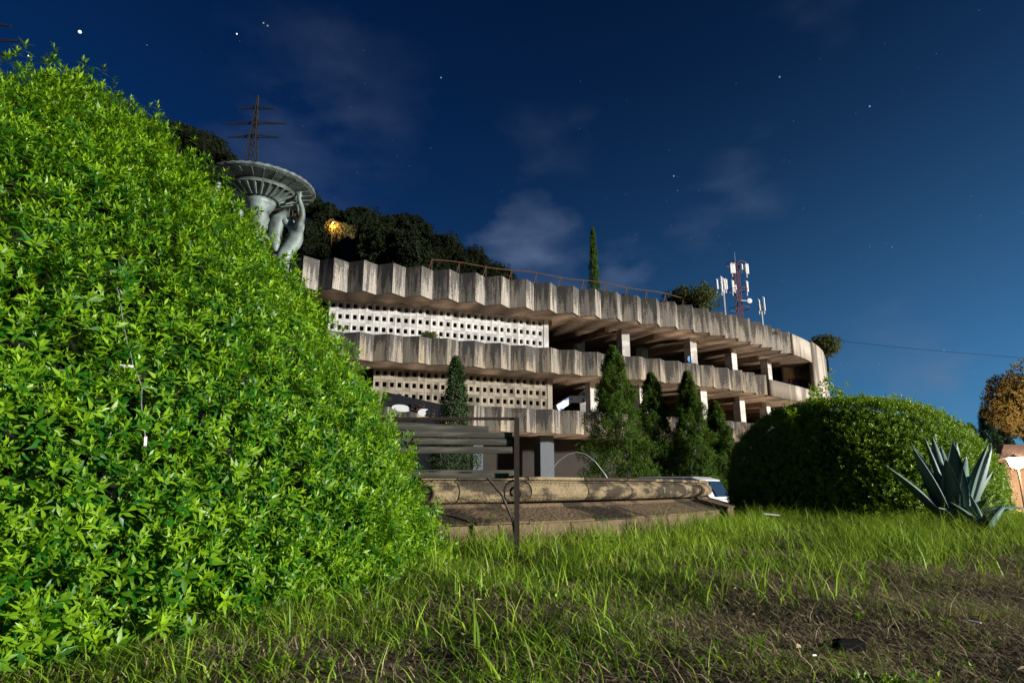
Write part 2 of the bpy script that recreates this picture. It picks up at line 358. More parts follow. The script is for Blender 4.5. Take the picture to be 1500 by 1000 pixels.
def dome_core(q, s, seed, lumpamp, lf):
    cx, cy, rx, ry, rz, e = q; th = np.linspace(0, 2*PI, 49)[:-1]; ph = np.linspace(0, PI/2, 16)
    T, H = np.meshgrid(th, ph); T, H = T.ravel(), H.ravel(); c = np.cos(H)**e; z = np.sin(H)**e
    P = np.stack([rx*c*np.cos(T), ry*c*np.sin(T), rz*z], 1); P *= (s + lumpamp*lump(P, lf, seed))[:, None]
    i = np.arange(16*48).reshape(16, 48); j = np.roll(i, -1, 1)
    Q = np.stack([i[:-1], j[:-1], j[1:], i[1:]], -1).reshape(-1, 4); return mesh_np('shaded_core', P, Q, True)

# ---- big shrub on the left
QL = (-3.08, 3.89, 2.52, 3.15, 3.23, 1.56)
root = empty('hedge_shrub', (QL[0], QL[1], 0), 'huge bright green clipped shrub with glossy leaves in front of the fountain statue', 'shrub')
off = np.array([QL[0], QL[1], 0])
P, Nn, k = dome(QL, 62000, 11, .085, .035, .035, 2.6)
A = norm(Nn*.75 + np.array([.10, -.05, .50]) + rng.normal(0, .36, P.shape))
V, T, tn = rosettes(P-off, A, 9, .052, .31, .046, .70)
tag(add('foliage', mesh_np('foliage', V, T, False, tn), M['leaf_near'], root), kind='stuff')
add('shaded_core', dome_core(QL, .87, 11, .035, 2.6), M['core_shade'], root)
sprigs = []
for j in range(6):   # leafy shoot tips standing proud of the skin
    aa = norm(np.array([[0, 0, 1.]])+rng.normal(0, .05, (1, 3))); n = 2+j % 3
    Pp = np.concatenate([np.zeros((1, 3)), rng.normal(0, .022, (n, 3))*[1, 1, .6]]); Aa = norm(np.concatenate([aa, aa + rng.normal(0, .35, (n, 3))]))
    sprigs.append(mesh_np('leaf_spray', *rosettes(Pp, Aa, 13, .056, .29, .105, .5, basetone=np.full(n+1, .5))[:2], False, rosettes(Pp, Aa, 13, .056, .29, .105, .5, basetone=np.full(n+1, .5))[2]))
P, Nn, k = dome(QL, 1400, 12, .0, .02, .035, 2.6, 0)
P2 = P - np.array([0, 0, CAMH]); dist = np.linalg.norm(P2, axis=1); pxx = 750+F*P[:, 0]/P[:, 1]
sel = np.argsort(dist + 2*(pxx < -60) + 3*(P[:, 1] < .6))[:280]
for j in sel:
    a = Vector(norm(Nn[j]*.6 + np.array([.12, 0, .62]) + rng.normal(0, .28, 3)))
    o = add('leaf_spray', sprigs[int(rng.integers(6))], M['leaf_near'], root, Vector(P[j]-off), a.to_track_quat('Z', 'Y').to_euler())
    s = rng.uniform(.55, .9); o.scale = (s, s, s)
tr = MB()
for j in range(7):
    a = 2*PI*j/7; tr.tube([(.12*math.cos(a), .12*math.sin(a), -.05), (.5*math.cos(a), .5*math.sin(a), .7), (1.1*math.cos(a), 1.2*math.sin(a), 1.6)], .05, 6, .015)
add('stem', tr.mesh('stem'), M['bark'], root)

# ---- clipped shrub on the right
QR = (5.90, 11.0, 1.98, 2.38, 2.05, .82)
root = empty('hedge_shrub', (QR[0], QR[1], gz(0, 11.)), 'low rounded dark green shrub with small leaves behind the agave', 'shrub')
off = np.array([QR[0], QR[1], 0])
P, Nn, k = dome(QR, 30000, 21, .06, .02, .028, 3.4)
A = norm(Nn*.8 + np.array([0, 0, .45]) + rng.normal(0, .4, P.shape))
V, T, tn = rosettes(P-off, A, 7, .050, .42, .05, .5, True)
tag(add('foliage', mesh_np('foliage', V, T, False, tn), M['leaf_right'], root), kind='stuff')
add('shaded_core', dome_core(QR, .91, 21, .028, 3.4), M['core_shade'], root)
# young shoots rising from its top
for (px, py, Y, h) in [(1215, 548, 10.3, .42), (1232, 560, 10.4, .30), (1196, 562, 10.2, .28), (1160, 590, 10.0, .22)]:
    b = at(px, py+30, Y); V, T, tn = [], [], []
    Pp = np.array(b)[None] + rng.normal(0, .05, (14, 3)) + np.linspace(0, 1, 14)[:, None]*np.array([0, 0, h*.8]); Aa = norm(np.array([0, 0, .8]) + rng.normal(0, .5, (14, 3)))
    add('young_shoot', mesh_np('young_shoot', *rosettes(Pp-off-np.array([0, 0, gz(0, 11.)]), Aa, 8, .085, .4, .08, .3, True, np.full(14, .7))[:2], False, rosettes(Pp, Aa, 8, .085, .4, .08, .3, True, np.full(14, .7))[2]), M['leaf_right'], root)['kind'] = 'stuff'

# ---- trees
def tree_meshes(kind, seed, n, leaf, H, R):
    r = np.random.default_rng(seed)
    if kind == 'column':      # flame-shaped conifer
        z = r.random(n)**.9; prof = np.clip(1-z, 0, 1)**.72*np.clip(z*5+.35, 0, 1)
        a = r.random(n)*6.283; lumpy = 1 + .20*np.sin(a*3+z*11+seed) + .20*np.sin(a*5-z*23+seed) + .18*np.sin(a*2+z*37) + .12*np.sin(a*9+z*51)
        rad = R*prof*lumpy*(1-.40*r.random(n)**2); P = np.stack([rad*np.cos(a), rad*np.sin(a), H*(.03+.95*z)], 1)
        A = norm(np.stack([np.cos(a)*.55, np.sin(a)*.55, np.full(n, .9)], 1) + r.normal(0, .3, (n, 3)))
        nl, wr, sh = 5, .34, leaf*.9
    else:
        c = []; nb = 16 if kind == 'round' else 26
        for j in range(nb):
            d = norm(r.normal(0, 1, 3)); d[2] = abs(d[2])*.9-.25; c.append(np.append(d*np.array([R, R, H*.34])*r.uniform(.35, .85), r.uniform(.25, .48)*R))
        c = np.array(c); j = r.integers(nb, size=n); d = norm(r.normal(0, 1, (n, 3)))
        P = c[j, :3] + d*(c[j, 3]*(1-.35*r.random(n)**2))[:, None] + np.array([0, 0, H*.62]); A = norm(d + np.array([0, 0, .3]) + r.normal(0, .3, (n, 3))); nl, wr, sh = 5, .5, leaf*.6
    V, T, tn = rosettes(P, A, nl, leaf, wr, sh, .3, True, np.clip(r.normal(.4, .2, n), 0, 1))
    cm = mesh_np('crown', V, T, False, tn)
    b = MB(); b.tube([(0, 0, -.3), (R*.03, 0, H*.35), (-R*.03, R*.03, H*.8)], max(.05, R*.075), 7, .02)
    if kind != 'column':
        for j in range(6):
            a = j*1.05; b.tube([(0, 0, H*.3), (R*.3*math.cos(a), R*.3*math.sin(a), H*.5), (R*.65*math.cos(a), R*.65*math.sin(a), H*.72)], R*.035, 5, .015)
    return cm, b.mesh('trunk')
def plant_tree(name, meshes, loc, label, cat, mat, group=None, s=1, rz=0):
    o = empty(name, loc, label, cat, group, rz); o.scale = (s, s, s)
    add('crown', meshes[0], mat, o); add('trunk', meshes[1], M['bark'], o); return o
for (px, top, Y, R, seed, lab) in [(897, 505, 21, 1.34, 31, 'tallest bushy green conifer in front of the concrete building'), (953, 545, 22, 1.06, 32, 'slimmer green conifer second in the row before the building'),
        (1006, 543, 21.5, .90, 33, 'narrow pointed conifer third in the row before the building'), (1047, 588, 22.5, .95, 34, 'short conifer at the end of the row next to the clipped shrub')]:
    p = at(px, top, Y); g = float(gz(0, Y)); plant_tree('conifer_tree', tree_meshes('column', seed, 10000, .10, p.z-g, R), (p.x, Y, g), lab, 'tree', M['leaf_con'], 'conifers in front of the building')
p = at(668, 522, 15); g = float(gz(0, 15.)); plant_tree('young_tree', tree_meshes('column', 36, 3000, .10, p.z-g, .62), (p.x, 15, g), 'small leafy tree in front of the lower breeze block screen', 'tree', M['leaf_small'])

# ---------------------------------------------------------------- building
FP = [(-23.0, 28.6), (-17, 29.4), (-11.07, 30.26), (-7.93, 30.92), (-4.84, 31.85), (-1.7, 33.0), (1.28, 34.2), (4.18, 35.42), (7.08, 36.7), (9.92, 38.1), (14.07, 40.5), (17.89, 43.3), (22.84, 47.75), (25.42, 50.66), (28.18, 54.49), (31.0, 60.0), (32.5, 66.0)]
def catmull(pts, m=24):
    out = []
    for i in range(len(pts)-1):
        p = [np.array(pts[max(0, min(len(pts)-1, i+k))]) for k in (-1, 0, 1, 2)]
        for t in np.linspace(0, 1, m, endpoint=False):
            out.append(.5*((2*p[1]) + (-p[0]+p[2])*t + (2*p[0]-5*p[1]+4*p[2]-p[3])*t*t + (-p[0]+3*p[1]-3*p[2]+p[3])*t**3))
    out.append(np.array(pts[-1])); return np.array(out)
CUR = catmull(FP); SEG = np.concatenate([[0], np.cumsum(np.linalg.norm(np.diff(CUR, axis=0), axis=1))])
def cur(s, inn=0.):
    x = np.interp(s, SEG, CUR[:, 0]); y = np.interp(s, SEG, CUR[:, 1]); e = .6
    t = np.array([np.interp(s+e, SEG, CUR[:, 0])-np.interp(s-e, SEG, CUR[:, 0]), np.interp(s+e, SEG, CUR[:, 1])-np.interp(s-e, SEG, CUR[:, 1])]); t /= np.linalg.norm(t)
    return np.array([x, y]) + inn*np.array([-t[1], t[0]]), t
def s_at_px(px, inn=0.):
    best = min(np.arange(2, SEG[-1]-.7, .05), key=lambda s: abs((lambda q: 750+F*q[0]/(q[1]*CP+10.2*SP))(cur(s, inn)[0]) - px)); return best
BZ = -.75
bl = empty('concrete_building', (5, 38, BZ), 'abandoned three-storey curved concrete building with folded board-marked parapets', 'building')
BO = Vector((5, 38, BZ))
def panel_mesh(h):
    b = MB(); b.box((.5, .07, h/2), (1, .14, h)); return b.mesh('parapet_panel')
SD = s_at_px(531.7)
def level(zb, zt, depth, s_end, matA, matB, pitch=1.54):
    h = zt-zb; me = panel_mesh(h); meB = panel_mesh(h-.006); F_, B_ = [], []
    k0 = -int((SD-1.0)//pitch); s = SD + k0*pitch; zig = []
    while s < s_end:
        f, _ = cur(s); b, _ = cur(s + pitch*.48, depth); zig += [f, b]; s += pitch
    for j in range(len(zig)-1):
        a, c = zig[j], zig[j+1]; d = c-a; L = np.linalg.norm(d); lit = j % 2 == 0
        o = add('parapet_panel', me if lit else meB, matA, bl, Vector((a[0], a[1], zb + (0 if lit else .003)))-BO, (0, 0, math.atan2(d[1], d[0])), (L, 1, 1))
    return zig
def strip(name, outer, inner, z0, z1, mat, parent=bl):
    """closed slab between two plan polylines"""
    n = len(outer); V = []; Q = []
    for z in (z0, z1):
        for a in (outer, inner): V += [(p[0]-BO.x, p[1]-BO.y, z-BO.z) for p in a]
    i = lambda l, a, k: (l*2+a)*n + k
    for k in range(n-1):
        Q += [(i(0, 0, k), i(0, 1, k), i(0, 1, k+1), i(0, 0, k+1)), (i(1, 0, k), i(1, 0, k+1), i(1, 1, k+1), i(1, 1, k)),
              (i(0, 0, k), i(0, 0, k+1), i(1, 0, k+1), i(1, 0, k)), (i(0, 1, k), i(1, 1, k), i(1, 1, k+1), i(0, 1, k+1))]
    for k in (0, n-1): Q.append((i(0, 0, k), i(1, 0, k), i(1, 1, k), i(0, 1, k)))
    return add(name, mesh_np(name, V, Q), mat, parent)
def arc(s0, s1, inn, n=60): return [cur(s, inn)[0] for s in np.linspace(s0, s1, n)]
S_TOP, S_MID = s_at_px(1168), s_at_px(1127)
S_END = SEG[-1]-.7
for (zb, zt, dep, se) in ((10.5, 12.2, .58, S_TOP), (6.8, 8.25, .42, S_MID), (3.35, 4.68, .42, s_at_px(1110))):
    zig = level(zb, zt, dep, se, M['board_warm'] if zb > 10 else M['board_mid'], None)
    outer = [z + (cur(0)[0]*0) for z in zig]
    # push the slab edge slightly behind the panels
    oz = []
    for j, z in enumerate(zig):
        jj = min(max(j, 1), len(zig)-2); t = zig[jj+1]-zig[jj-1]; t = t/np.linalg.norm(t); oz.append(z + .09*np.array([-t[1], t[0]]))
    sA = SD + (-int((SD-1.0)//1.54))*1.54; sB = sA + 1.54*(len(zig)/2-.5)
    inner = [cur(s, 13)[0] for s in np.linspace(sA, sB, len(zig))]
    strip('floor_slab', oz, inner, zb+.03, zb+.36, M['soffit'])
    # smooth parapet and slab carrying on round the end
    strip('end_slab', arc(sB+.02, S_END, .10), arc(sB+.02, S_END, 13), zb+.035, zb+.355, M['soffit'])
    if zb > 5: strip('end_parapet', arc(sB-.1, S_END if zb < 10 else s_at_px(1191), .06), arc(sB-.1, S_END if zb < 10 else s_at_px(1191), .26), zb+.004, zt-.25 if zb < 10 else zt-.04, M['smooth_conc'])
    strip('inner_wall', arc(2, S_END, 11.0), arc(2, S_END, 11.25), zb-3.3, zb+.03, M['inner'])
strip('roof_deck', arc(2, S_END, .75), arc(2, S_END, 13), 10.87, 11.5, M['roofing'])
sw = s_at_px(1191)
strip('end_wall', arc(sw, S_END, -.05, 24), arc(sw, S_END, .35, 24), 3.0, 12.3, M['smooth_conc'])
# ground floor recess: back wall, pillars, dark openings
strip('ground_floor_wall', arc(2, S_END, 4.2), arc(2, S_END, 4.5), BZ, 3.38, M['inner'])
def col(px, Y, z0, z1, w, mat, name='column'):
    q = at(px, 500, Y); d = q.x/Y; x = (px-750)/F*Y/.975
    t = math.atan2(*cur(s_at_px(min(px, 1195)))[1][::-1]); b = MB(); b.box((0, 0, (z1-z0)/2), (w, w, z1-z0), bev=.015)
    add(name, b.mesh(name), mat, bl, Vector((x, Y, z0))-BO, (0, 0, t))
for (px, Y) in [(913, 39.5), (1011, 42), (1069, 45.6), (1119, 49.4), (848, 42.3), (940, 45)]: col(px, Y, 7.1, 10.53, .62, M['column'])
for (px, Y) in [(1021, 41.3), (1075, 45), (935, 39.5), (865, 38.5), (1112, 48)]: col(px, Y, 3.68, 6.83, .6, M['column'])
for (px, Y, w) in [(700, 35.2, .6), (795, 37.2, .9), (1000, 42, .6)]: col(px, Y, BZ, 3.38, w, M['teal'], 'ground_pillar')
# beams under the slabs
for z in (10.53, 6.83):
    for s in np.arange(s_at_px(830), S_END-3, 4.2):
        a, c = cur(s, 2.2)[0], cur(s, 10.9)[0]; b = MB(); d = c-a; L = np.linalg.norm(d); b.box((L/2, 0, -.17), (L, .3, .34))
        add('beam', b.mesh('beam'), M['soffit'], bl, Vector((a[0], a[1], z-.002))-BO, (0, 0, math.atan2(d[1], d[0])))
# breeze-block screens
def block_mesh(w, h, d, hw, hh):
    b = bmesh.new(); x0, x1, z0, z1 = -hw/2, hw/2, h*.5-hh/2+.03, h*.5+hh/2+.03
    o = [(-w/2, 0), (w/2, 0), (w/2, h), (-w/2, h)]; n = [(x0, z0), (x1, z0), (x1, z1), (x0, z1)]
    R = [[b.verts.new((x, y, z)) for x, z in pts] for pts, y in ((o, 0), (n, .02), (o, d), (n, d))]
    for k in range(4):
        j = (k+1) % 4
        for A_, B_ in ((R[0], R[1]), (R[1], R[3]), (R[3], R[2]), (R[2], R[0])): b.faces.new((A_[k], A_[j], B_[j], B_[k]))
    bmesh.ops.recalc_face_normals(b, faces=b.faces); me = bpy.data.meshes.new('screen_block'); b.to_mesh(me); b.free(); return me
def screen(px0, px1, zb, zt, rows, mat, ctrl):
    inn = 2.15; s0, s1 = s_at_px(px0, inn), s_at_px(px1, inn); w = .425; n = int((s1-s0)/w); h = (zt-zb)/rows
    me = block_mesh(w-.008, h-.008, .2, .21, .26)
    for c in range(n):
        p, t = cur(s1 - .35 - (c+.5)*w, inn); a = math.atan2(t[1], t[0])
        for r in range(rows): add('screen_block', me, mat, bl, Vector((p[0], p[1], zb + r*h+.004))-BO, (0, 0, a))
    p, t = cur(s1-.16, inn); b = MB(); b.box((0, .12, (zt-zb)/2), (.32, .3, zt-zb)); add('screen_pier', b.mesh('screen_pier'), mat, bl, Vector((p[0], p[1], zb))-BO, (0, 0, math.atan2(t[1], t[0])))
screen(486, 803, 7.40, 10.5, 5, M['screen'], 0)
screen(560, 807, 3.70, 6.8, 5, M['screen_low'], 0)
# concrete stair seen through the middle storey
b = MB(); p0, p1, p2, p3 = at(815, 598, 38.5), at(835, 585, 39), at(852, 585, 39), at(880, 565, 40)
for a, c in ((p0, p1), (p1, p2), (p2, p3)):
    d = c-a; L = d.length; b.box((a+c)/2-BO, (L*1.04, .35, .42), rot=d.to_track_quat('X', 'Z').to_matrix().to_4x4())
for k in range(9):
    q = p2.lerp(p3, (k+.5)/9); b.box(q-BO+Vector((0, .6, .32)), (.34, 1.2, .16))
add('stair', b.mesh('stair'), M['stair'], bl)
b = MB(); b.box(Vector((0, 0, 0)), (.5, .4, 2.2)); q = at(855, 600, 39.5); add('stair_pier', b.mesh('stair_pier'), M['column'], bl, q-BO-Vector((0, 0, .4)))
# end room with graffiti under the roof
def wall_between(a, c, z0, z1, th, name, mat):
    d = c-a; L = math.hypot(d.x, d.y); b = MB(); b.box((L/2, th/2, (z1-z0)/2), (L, th, z1-z0)); return add(name, b.mesh(name), mat, bl, Vector((a.x, a.y, z0))-BO, (0, 0, math.atan2(d.y, d.x))), L
ga = Vector(((1146-750)/F*52.6/.98, 52.6, 0)); gb = Vector(((1194-750)/F*54.0/.98, 54.0, 0))
gw, GL = wall_between(ga, gb, 7.1, 10.53, .2, 'end_room_wall', M['smooth_conc'])
da = Vector(((1100-750)/F*53.2/.98, 53.2, 0)); wall_between(da, ga + Vector((0, .4, 0)), 7.1, 10.53, .2, 'doorway_shade', M['black'])  # solid black sheet standing in for the shade inside the doorway
def text_mesh(body, size, extrude, offs):
    c = bpy.data.curves.new('t', 'FONT'); c.body = body; c.size = size; c.extrude = extrude; c.offset = offs; c.space_character = .93
    o = bpy.data.objects.new('t', c); COL.objects.link(o); dg = bpy.context.evaluated_depsgraph_get(); me = bpy.data.meshes.new_from_object(o.evaluated_get(dg)); bpy.data.objects.remove(o); return me
for (mm, sz, off_, dy, dz, key) in ((1.0, 1.05, .10, -.012, 1.72, 'gred'), (1.0, 1.05, .03, -.022, 1.72, 'gblue')):
    me = text_mesh('UOKA', sz, .006, off_); me.materials.clear()
    add('graffiti', me, M[key], gw, (.42, dy, dz), (PI/2, 0, 0), (.78, .95, 1))
b = MB()
for k in range(9):
    a = k/8; b.box((.55+1.9*a, -.008, 2.62+.20*math.sin(a*PI)+.07*math.sin(k*2.1)), (.30, .012, .20), rot=Matrix.Rotation(.5*math.sin(k*1.7), 4, 'Y'))
add('graffiti_crown', b.mesh('graffiti_crown'), M['gyellow'], gw)
q = at(1011, 526, 41.66); b = MB(); b.lathe([(.0, 0), (.20, .0), (.24, .02), (.0, .03)], 14); add('graffiti_face', b.mesh('graffiti_face'), M['gcyan'], bl, q-BO, (PI/2, 0, .4))

# rusty roof railing: pairs of posts and a handrail
s0, s1 = s_at_px(637), s_at_px(1047); hz = 13.05
rl = empty('roof_railing', (*cur(s0, 1.1)[0], 11.5), 'rusty steel railing running along the roof edge', 'railing'); RO = Vector(rl.location)
n = 13
for k in range(n):
    p, t = cur(s0 + (s1-s0)*k/(n-1), 1.1); b = MB(); b.bar((0, 0, 0), (0, 0, hz-11.5+.1*math.sin(k)), .05); b.bar((-.35*t[0]-.2*t[1], -.35*t[1], 0), (0, 0, hz-11.5), .035)
    add('post', b.mesh('post'), M['rust'], rl, Vector((p[0], p[1], 11.5))-RO)
b = MB(); b.tube([Vector((*cur(s, 1.1)[0], hz+.05*math.sin(s*1.3)))-RO for s in np.linspace(s0, s1, 30)], .032, 6); add('handrail', b.mesh('handrail'), M['rust'], rl)

# antenna masts on the roof
def mast(px, Y, ztop, name, label, kind):
    x = (px-750)/F*Y/.955; o = empty(name, (x, Y, 11.5), label, 'antenna mast', 'phone masts on the roof'); h = ztop-11.5
    b = MB(); w = .17 if kind == 'main' else .06
    legs = [(-w, -w), (w, -w), (w, w), (-w, w)] if kind == 'main' else [(0, 0)]
    for (a, c) in legs: b.bar((a, c, 0), (a, c, h), .05 if kind == 'main' else .11)
    if kind == 'main':
        for k in range(int(h/.45)):
            for j in range(4):
                a, c = legs[j], legs[(j+1) % 4]; b.bar((*a, k*.45), (*c, k*.45+.45), .028)
    add('lattice', b.mesh('lattice'), M['redsteel'] if kind == 'main' else M['galv'], o)
    return o, h
def antenna(o, dx, dy, z, L, w=.24, mat='white'):
    b = MB(); b.box((0, 0, 0), (w, .14, L), bev=.03); b.bar((0, .1, -L/2-.25), (0, .1, L/2+.1), .05); b.bar((0, .1, -.2), (-dx*.9, -dy*.9, -.2), .035)
    add('panel_antenna', b.mesh('panel_antenna'), M[mat], o, (dx, dy, z))
Ym = 46.5
o, h = mast(1081, Ym, at(1081, 385, Ym).z, 'lattice_mast', 'red lattice mast carrying two tiers of white panel antennas', 'main')
for (px, py, L, w) in [(1073, 393, .85, .42), (1094, 394, .85, .26), (1087, 391, .45, .12), (1073.5, 419.5, .95, .2), (1094.5, 420, .9, .16), (1077.5, 421, .35, .14)]:
    q = at(px, py, Ym-.3); antenna(o, q.x-o.location.x, -.3, q.z-11.5, L, w)
r_ = .75
for z in (h*.64, h*.985, h*.40):
    b = MB(); b.tube([(r_*math.cos(a), r_*math.sin(a), z) for a in np.linspace(0, 2*PI, 17)], .025, 5); add('platform_ring', b.mesh('platform_ring'), M['redsteel'], o)
q = at(1096, 442, Ym-.3); b = MB(); b.lathe([(0, 0), (.15, .03), (.2, .1), (.2, .2), (0, .22)], 16); b.bar((0, 0, .1), (-.7, 0, .3), .03); add('dish', b.mesh('dish'), M['white'], o, (q.x-o.location.x, -.4, q.z-11.5), (PI/2, 0, 0))
b = MB(); b.bar((0, 0, h-.1), (0, 0, h+.9), .025); add('whip', b.mesh('whip'), M['galv'], o)
o, h = mast(1060, 44.5, at(1060, 408, 44.5).z, 'pole_mast', 'thin pole mast with a cluster of narrow panel antennas', 'pole')
for dx, L in ((-.48, .8), (-.14, 1.2), (.08, .85), (.22, .8)): antenna(o, dx, -.1, h-.5, L, .13)
o, h = mast(1113, 47, at(1113, 446, 47).z, 'pole_mast', 'short pair of slim pale antenna rods above the parapet', 'pole')
antenna(o, -.18, -.1, h-.1, .9, .09); antenna(o, .22, -.1, h, 1.1, .09)

# plants growing on the roof
rshrub = tree_meshes('wide', 41, 1700, .14, 1.9, 1.45); rsmall = tree_meshes('round', 42, 700, .12, 1.0, .9)
for (px, bot, Y, s, lab, me) in [(1010, 445, 41.5, 1.4, 'largest shrub growing over the roof parapet beside the masts', rshrub), (880, 424, 39, .8, 'grey-green bush at the foot of the roof cypress', rshrub),
        (912, 428, 39, .65, 'low weedy bush right of the roof cypress', rshrub), (820, 416, 40, .75, 'dark bush on the roof behind the railing', rshrub),
        (1100, 466, 45, .7, 'weeds on the parapet under the masts', rsmall), (1130, 474, 46, .6, 'weeds on the parapet past the masts', rsmall), (718, 404, 34.6, .45, 'small sprout on a parapet fold', rsmall), (628, 490, 33.0, .6, 'seedling growing in front of the upper screen', rsmall)]:
    q = at(px, bot, Y); plant_tree('roof_shrub', me, (q.x, Y, max(q.z-.5, 8.0) if px == 628 else 11.45), lab, 'shrub', M['leaf_roof'], None, s, px)
q = at(868, 332, 42); plant_tree('cypress_tree', tree_meshes('column', 44, 3500, .12, q.z-11.4, .46), (q.x, 42, 11.4), 'tall slim dark cypress rising above the roof railing', 'tree', M['leaf_con'])
q = at(1209, 506, 63); plant_tree('leaning_tree', tree_meshes('wide', 45, 2200, .22, 3.6, 2.0), (q.x, 63, q.z-2.5), 'lone tree showing behind the rounded end wall of the building', 'tree', M['leaf_roof'])

# ---------------------------------------------------------------- hillside trees, pylons
HT = [tree_meshes(k, 50+j, 2600, .45, 7.5, 3.6) for j, k in enumerate(('round', 'wide', 'round', 'wide'))]
cnt = 0
for row, Y in enumerate((66, 82, 100, 122, 148, 172)):
    for px in np.arange(150, 990, 2500/Y):
        x = (px + rng.normal(0, 9) - 750)/F*Y*1.06; y = Y + rng.normal(0, 3); z = float(hill_z(np.array(x), np.array(y)))
        if z < 6 and px > 900: continue
        s = rng.uniform(1.1, 1.75)
        plant_tree('hillside_tree', HT[int(rng.integers(4))], (x, y, z-.6), 'evergreen tree coloured dark as if unlit in the wood on the hillside behind the building', 'tree', M['leaf_hill_unlit'], 'dark trees on the hillside', s, rng.random()*6.28); cnt += 1
def pylon(px, top, base, Y, label):
    q0, q1 = at(px, base, Y), at(px, top, Y); h = q1.z-q0.z+6; o = empty('power_pylon', (q1.x, Y, q1.z-h), label, 'pylon', 'lattice pylons on the hill')
    b = MB(); W = h*.085
    W *= .6; wf = lambda t: W*(1-t)**1.1 + .25*(1-t) + .12
    lv = [0, .14, .27, .39, .50, .60, .69, .77, .84, .90, 1.0]
    for i in range(len(lv)-1):
        for j in range(4):
            c0 = [(s0*wf(lv[i]), s1*wf(lv[i]), lv[i]*h) for s0, s1 in ((-1, -1), (1, -1), (1, 1), (-1, 1))]; c1 = [(s0*wf(lv[i+1]), s1*wf(lv[i+1]), lv[i+1]*h) for s0, s1 in ((-1, -1), (1, -1), (1, 1), (-1, 1))]
            b.bar(c0[j], c1[j], .26); b.bar(c0[j], c1[(j+1) % 4], .16); b.bar(c0[(j+1) % 4], c1[j], .16)
    add('tower', b.mesh('tower'), M['pylon'], o)
    for (t, L) in ((.50, .27), (.66, .33), (.84, .19)):
        b = MB(); L *= h
        for s in (-1, 1):
            b.bar((0, 0, t*h), (s*L, 0, t*h), .3); b.bar((0, 0, t*h+h*.03), (s*L, 0, t*h), .22)
            for k in range(1, 6): b.bar((s*L*k/6, 0, t*h), (s*L*(k-.5)/6, 0, t*h+h*.03*(1-(k-.5)/6)), .14)
            b.bar((s*L*.95, 0, t*h), (s*L*.95, 0, t*h-.9), .12)
        add('cross_arm', b.mesh('cross_arm'), M['pylon'], o)
    return o
pylon(378, 140, 240, 182, 'dark lattice power pylon on the wooded hill behind the fountain statue')
pylon(-6, 18, 120, 165, 'lattice pylon cross arms showing above the big green shrub')
for (px, py, s_) in [(548, 378, .8), (575, 388, .9), (462, 385, .6)]:
    q = at(px, py, 59); plant_tree('slope_tree', HT[int(px) % 4], (q.x, 59, q.z-3*s_), 'dark bushy tree close by the small stone house', 'tree', M['leaf_hill_unlit'], 'trees round the hillside house', s_, px)
# small stone house with a satellite dish on the slope and a lamp under a tree
q = at(508, 380, 60); o = empty('hillside_house', (q.x, 60, q.z-3.6), 'small grey stone house with a white dish on the dark hillside', 'house')
b = MB(); b.box((0, 2, 2.4), (3.4, 4, 4.6)); add('wall', b.mesh('wall'), M['rock'], o)
b = MB(); b.poly([(-2, -.3, 4.5), (0, -.3, 6.1), (0, 4.3, 6.1), (-2, 4.3, 4.5)]); b.poly([(2, -.3, 4.5), (0, -.3, 6.1), (0, 4.3, 6.1), (2, 4.3, 4.5)]); b.poly([(-1.7, -.01, 4.6), (1.7, -.01, 4.6), (0, -.01, 6.0)]); add('roof', b.mesh('roof'), M['rock'], o)
b = MB(); b.lathe([(0, 0), (.25, .03), (.42, .12)], 20); add('dish', smooth(add('tmp', b.mesh('dish'))).data, M['galv'], o, (-.8, -.3, 3.6), (PI/2-.15, 0, -.1)); bpy.data.objects.remove(bpy.data.objects['tmp'])
q = at(486, 318, 61); o = empty('hill_lamp', (q.x, 61.5, q.z-3.5), 'warm lamp lighting foliage beside the hillside house', 'lamp')
b = MB(); b.bar((0, 0, -2), (0, 0, 3), .1); add('pole', b.mesh('pole'), M['iron'], o)
b = MB(); b.lathe([(0, 0), (.04, .02), (.05, .1), (0, .12)], 10); add('bulb', b.mesh('bulb'), M['lamp'], o, (0, 0, 3))
ld = bpy.data.lights.new('hill_lamp_light', 'POINT'); ld.energy = 330; ld.color = (1, .55, .12); ld.shadow_soft_size = .2; lo = bpy.data.objects.new('hill_lamp_light', ld); COL.objects.link(lo); lo.parent = o; lo.location = (0, -.4, 2.6)
plant_tree('lamplit_tree', tree_meshes('round', 61, 1500, .22, 3.6, 1.6), (q.x+.3, 63.2, q.z-3.2), 'tree with foliage glowing orange under the hillside lamp', 'tree', M['leaf_orange'])

# ---------------------------------------------------------------- fountain
FX, FY, FR = -5.78, 12.95, 9.32
fo = empty('fountain', (FX, FY, 0), 'large old fountain with mossy round stone basin and bronze upper bowl', 'fountain')
NS = 78
def ring_stone(prof, gap, name, n=5):
    a1 = 2*PI/NS - gap/FR; bm = bmesh.new(); rings = []
    for k in range(n+1):
        a = a1*k/n; bul = 1.0
        rings.append([bm.verts.new(((FR+r)*math.cos(a), (FR+r)*math.sin(a), z)) for r, z in prof])
    m_ = len(prof)
    for A_, B_ in zip(rings, rings[1:]):
        for j in range(m_): bm.faces.new((A_[j], A_[(j+1) % m_], B_[(j+1) % m_], B_[j]))
    bm.faces.new(rings[0][::-1]); bm.faces.new(rings[-1]); bmesh.ops.recalc_face_normals(bm, faces=bm.faces)
    me = bpy.data.meshes.new(name); bm.to_mesh(me); bm.free(); return me
tor = [(-.32, .53)] + [(-.02 + .11*math.sin(a), .415 - .105*-math.cos(a)) for a in np.linspace(.1, PI-.1, 9)] + [(-.06, .305), (-.32, .305)]
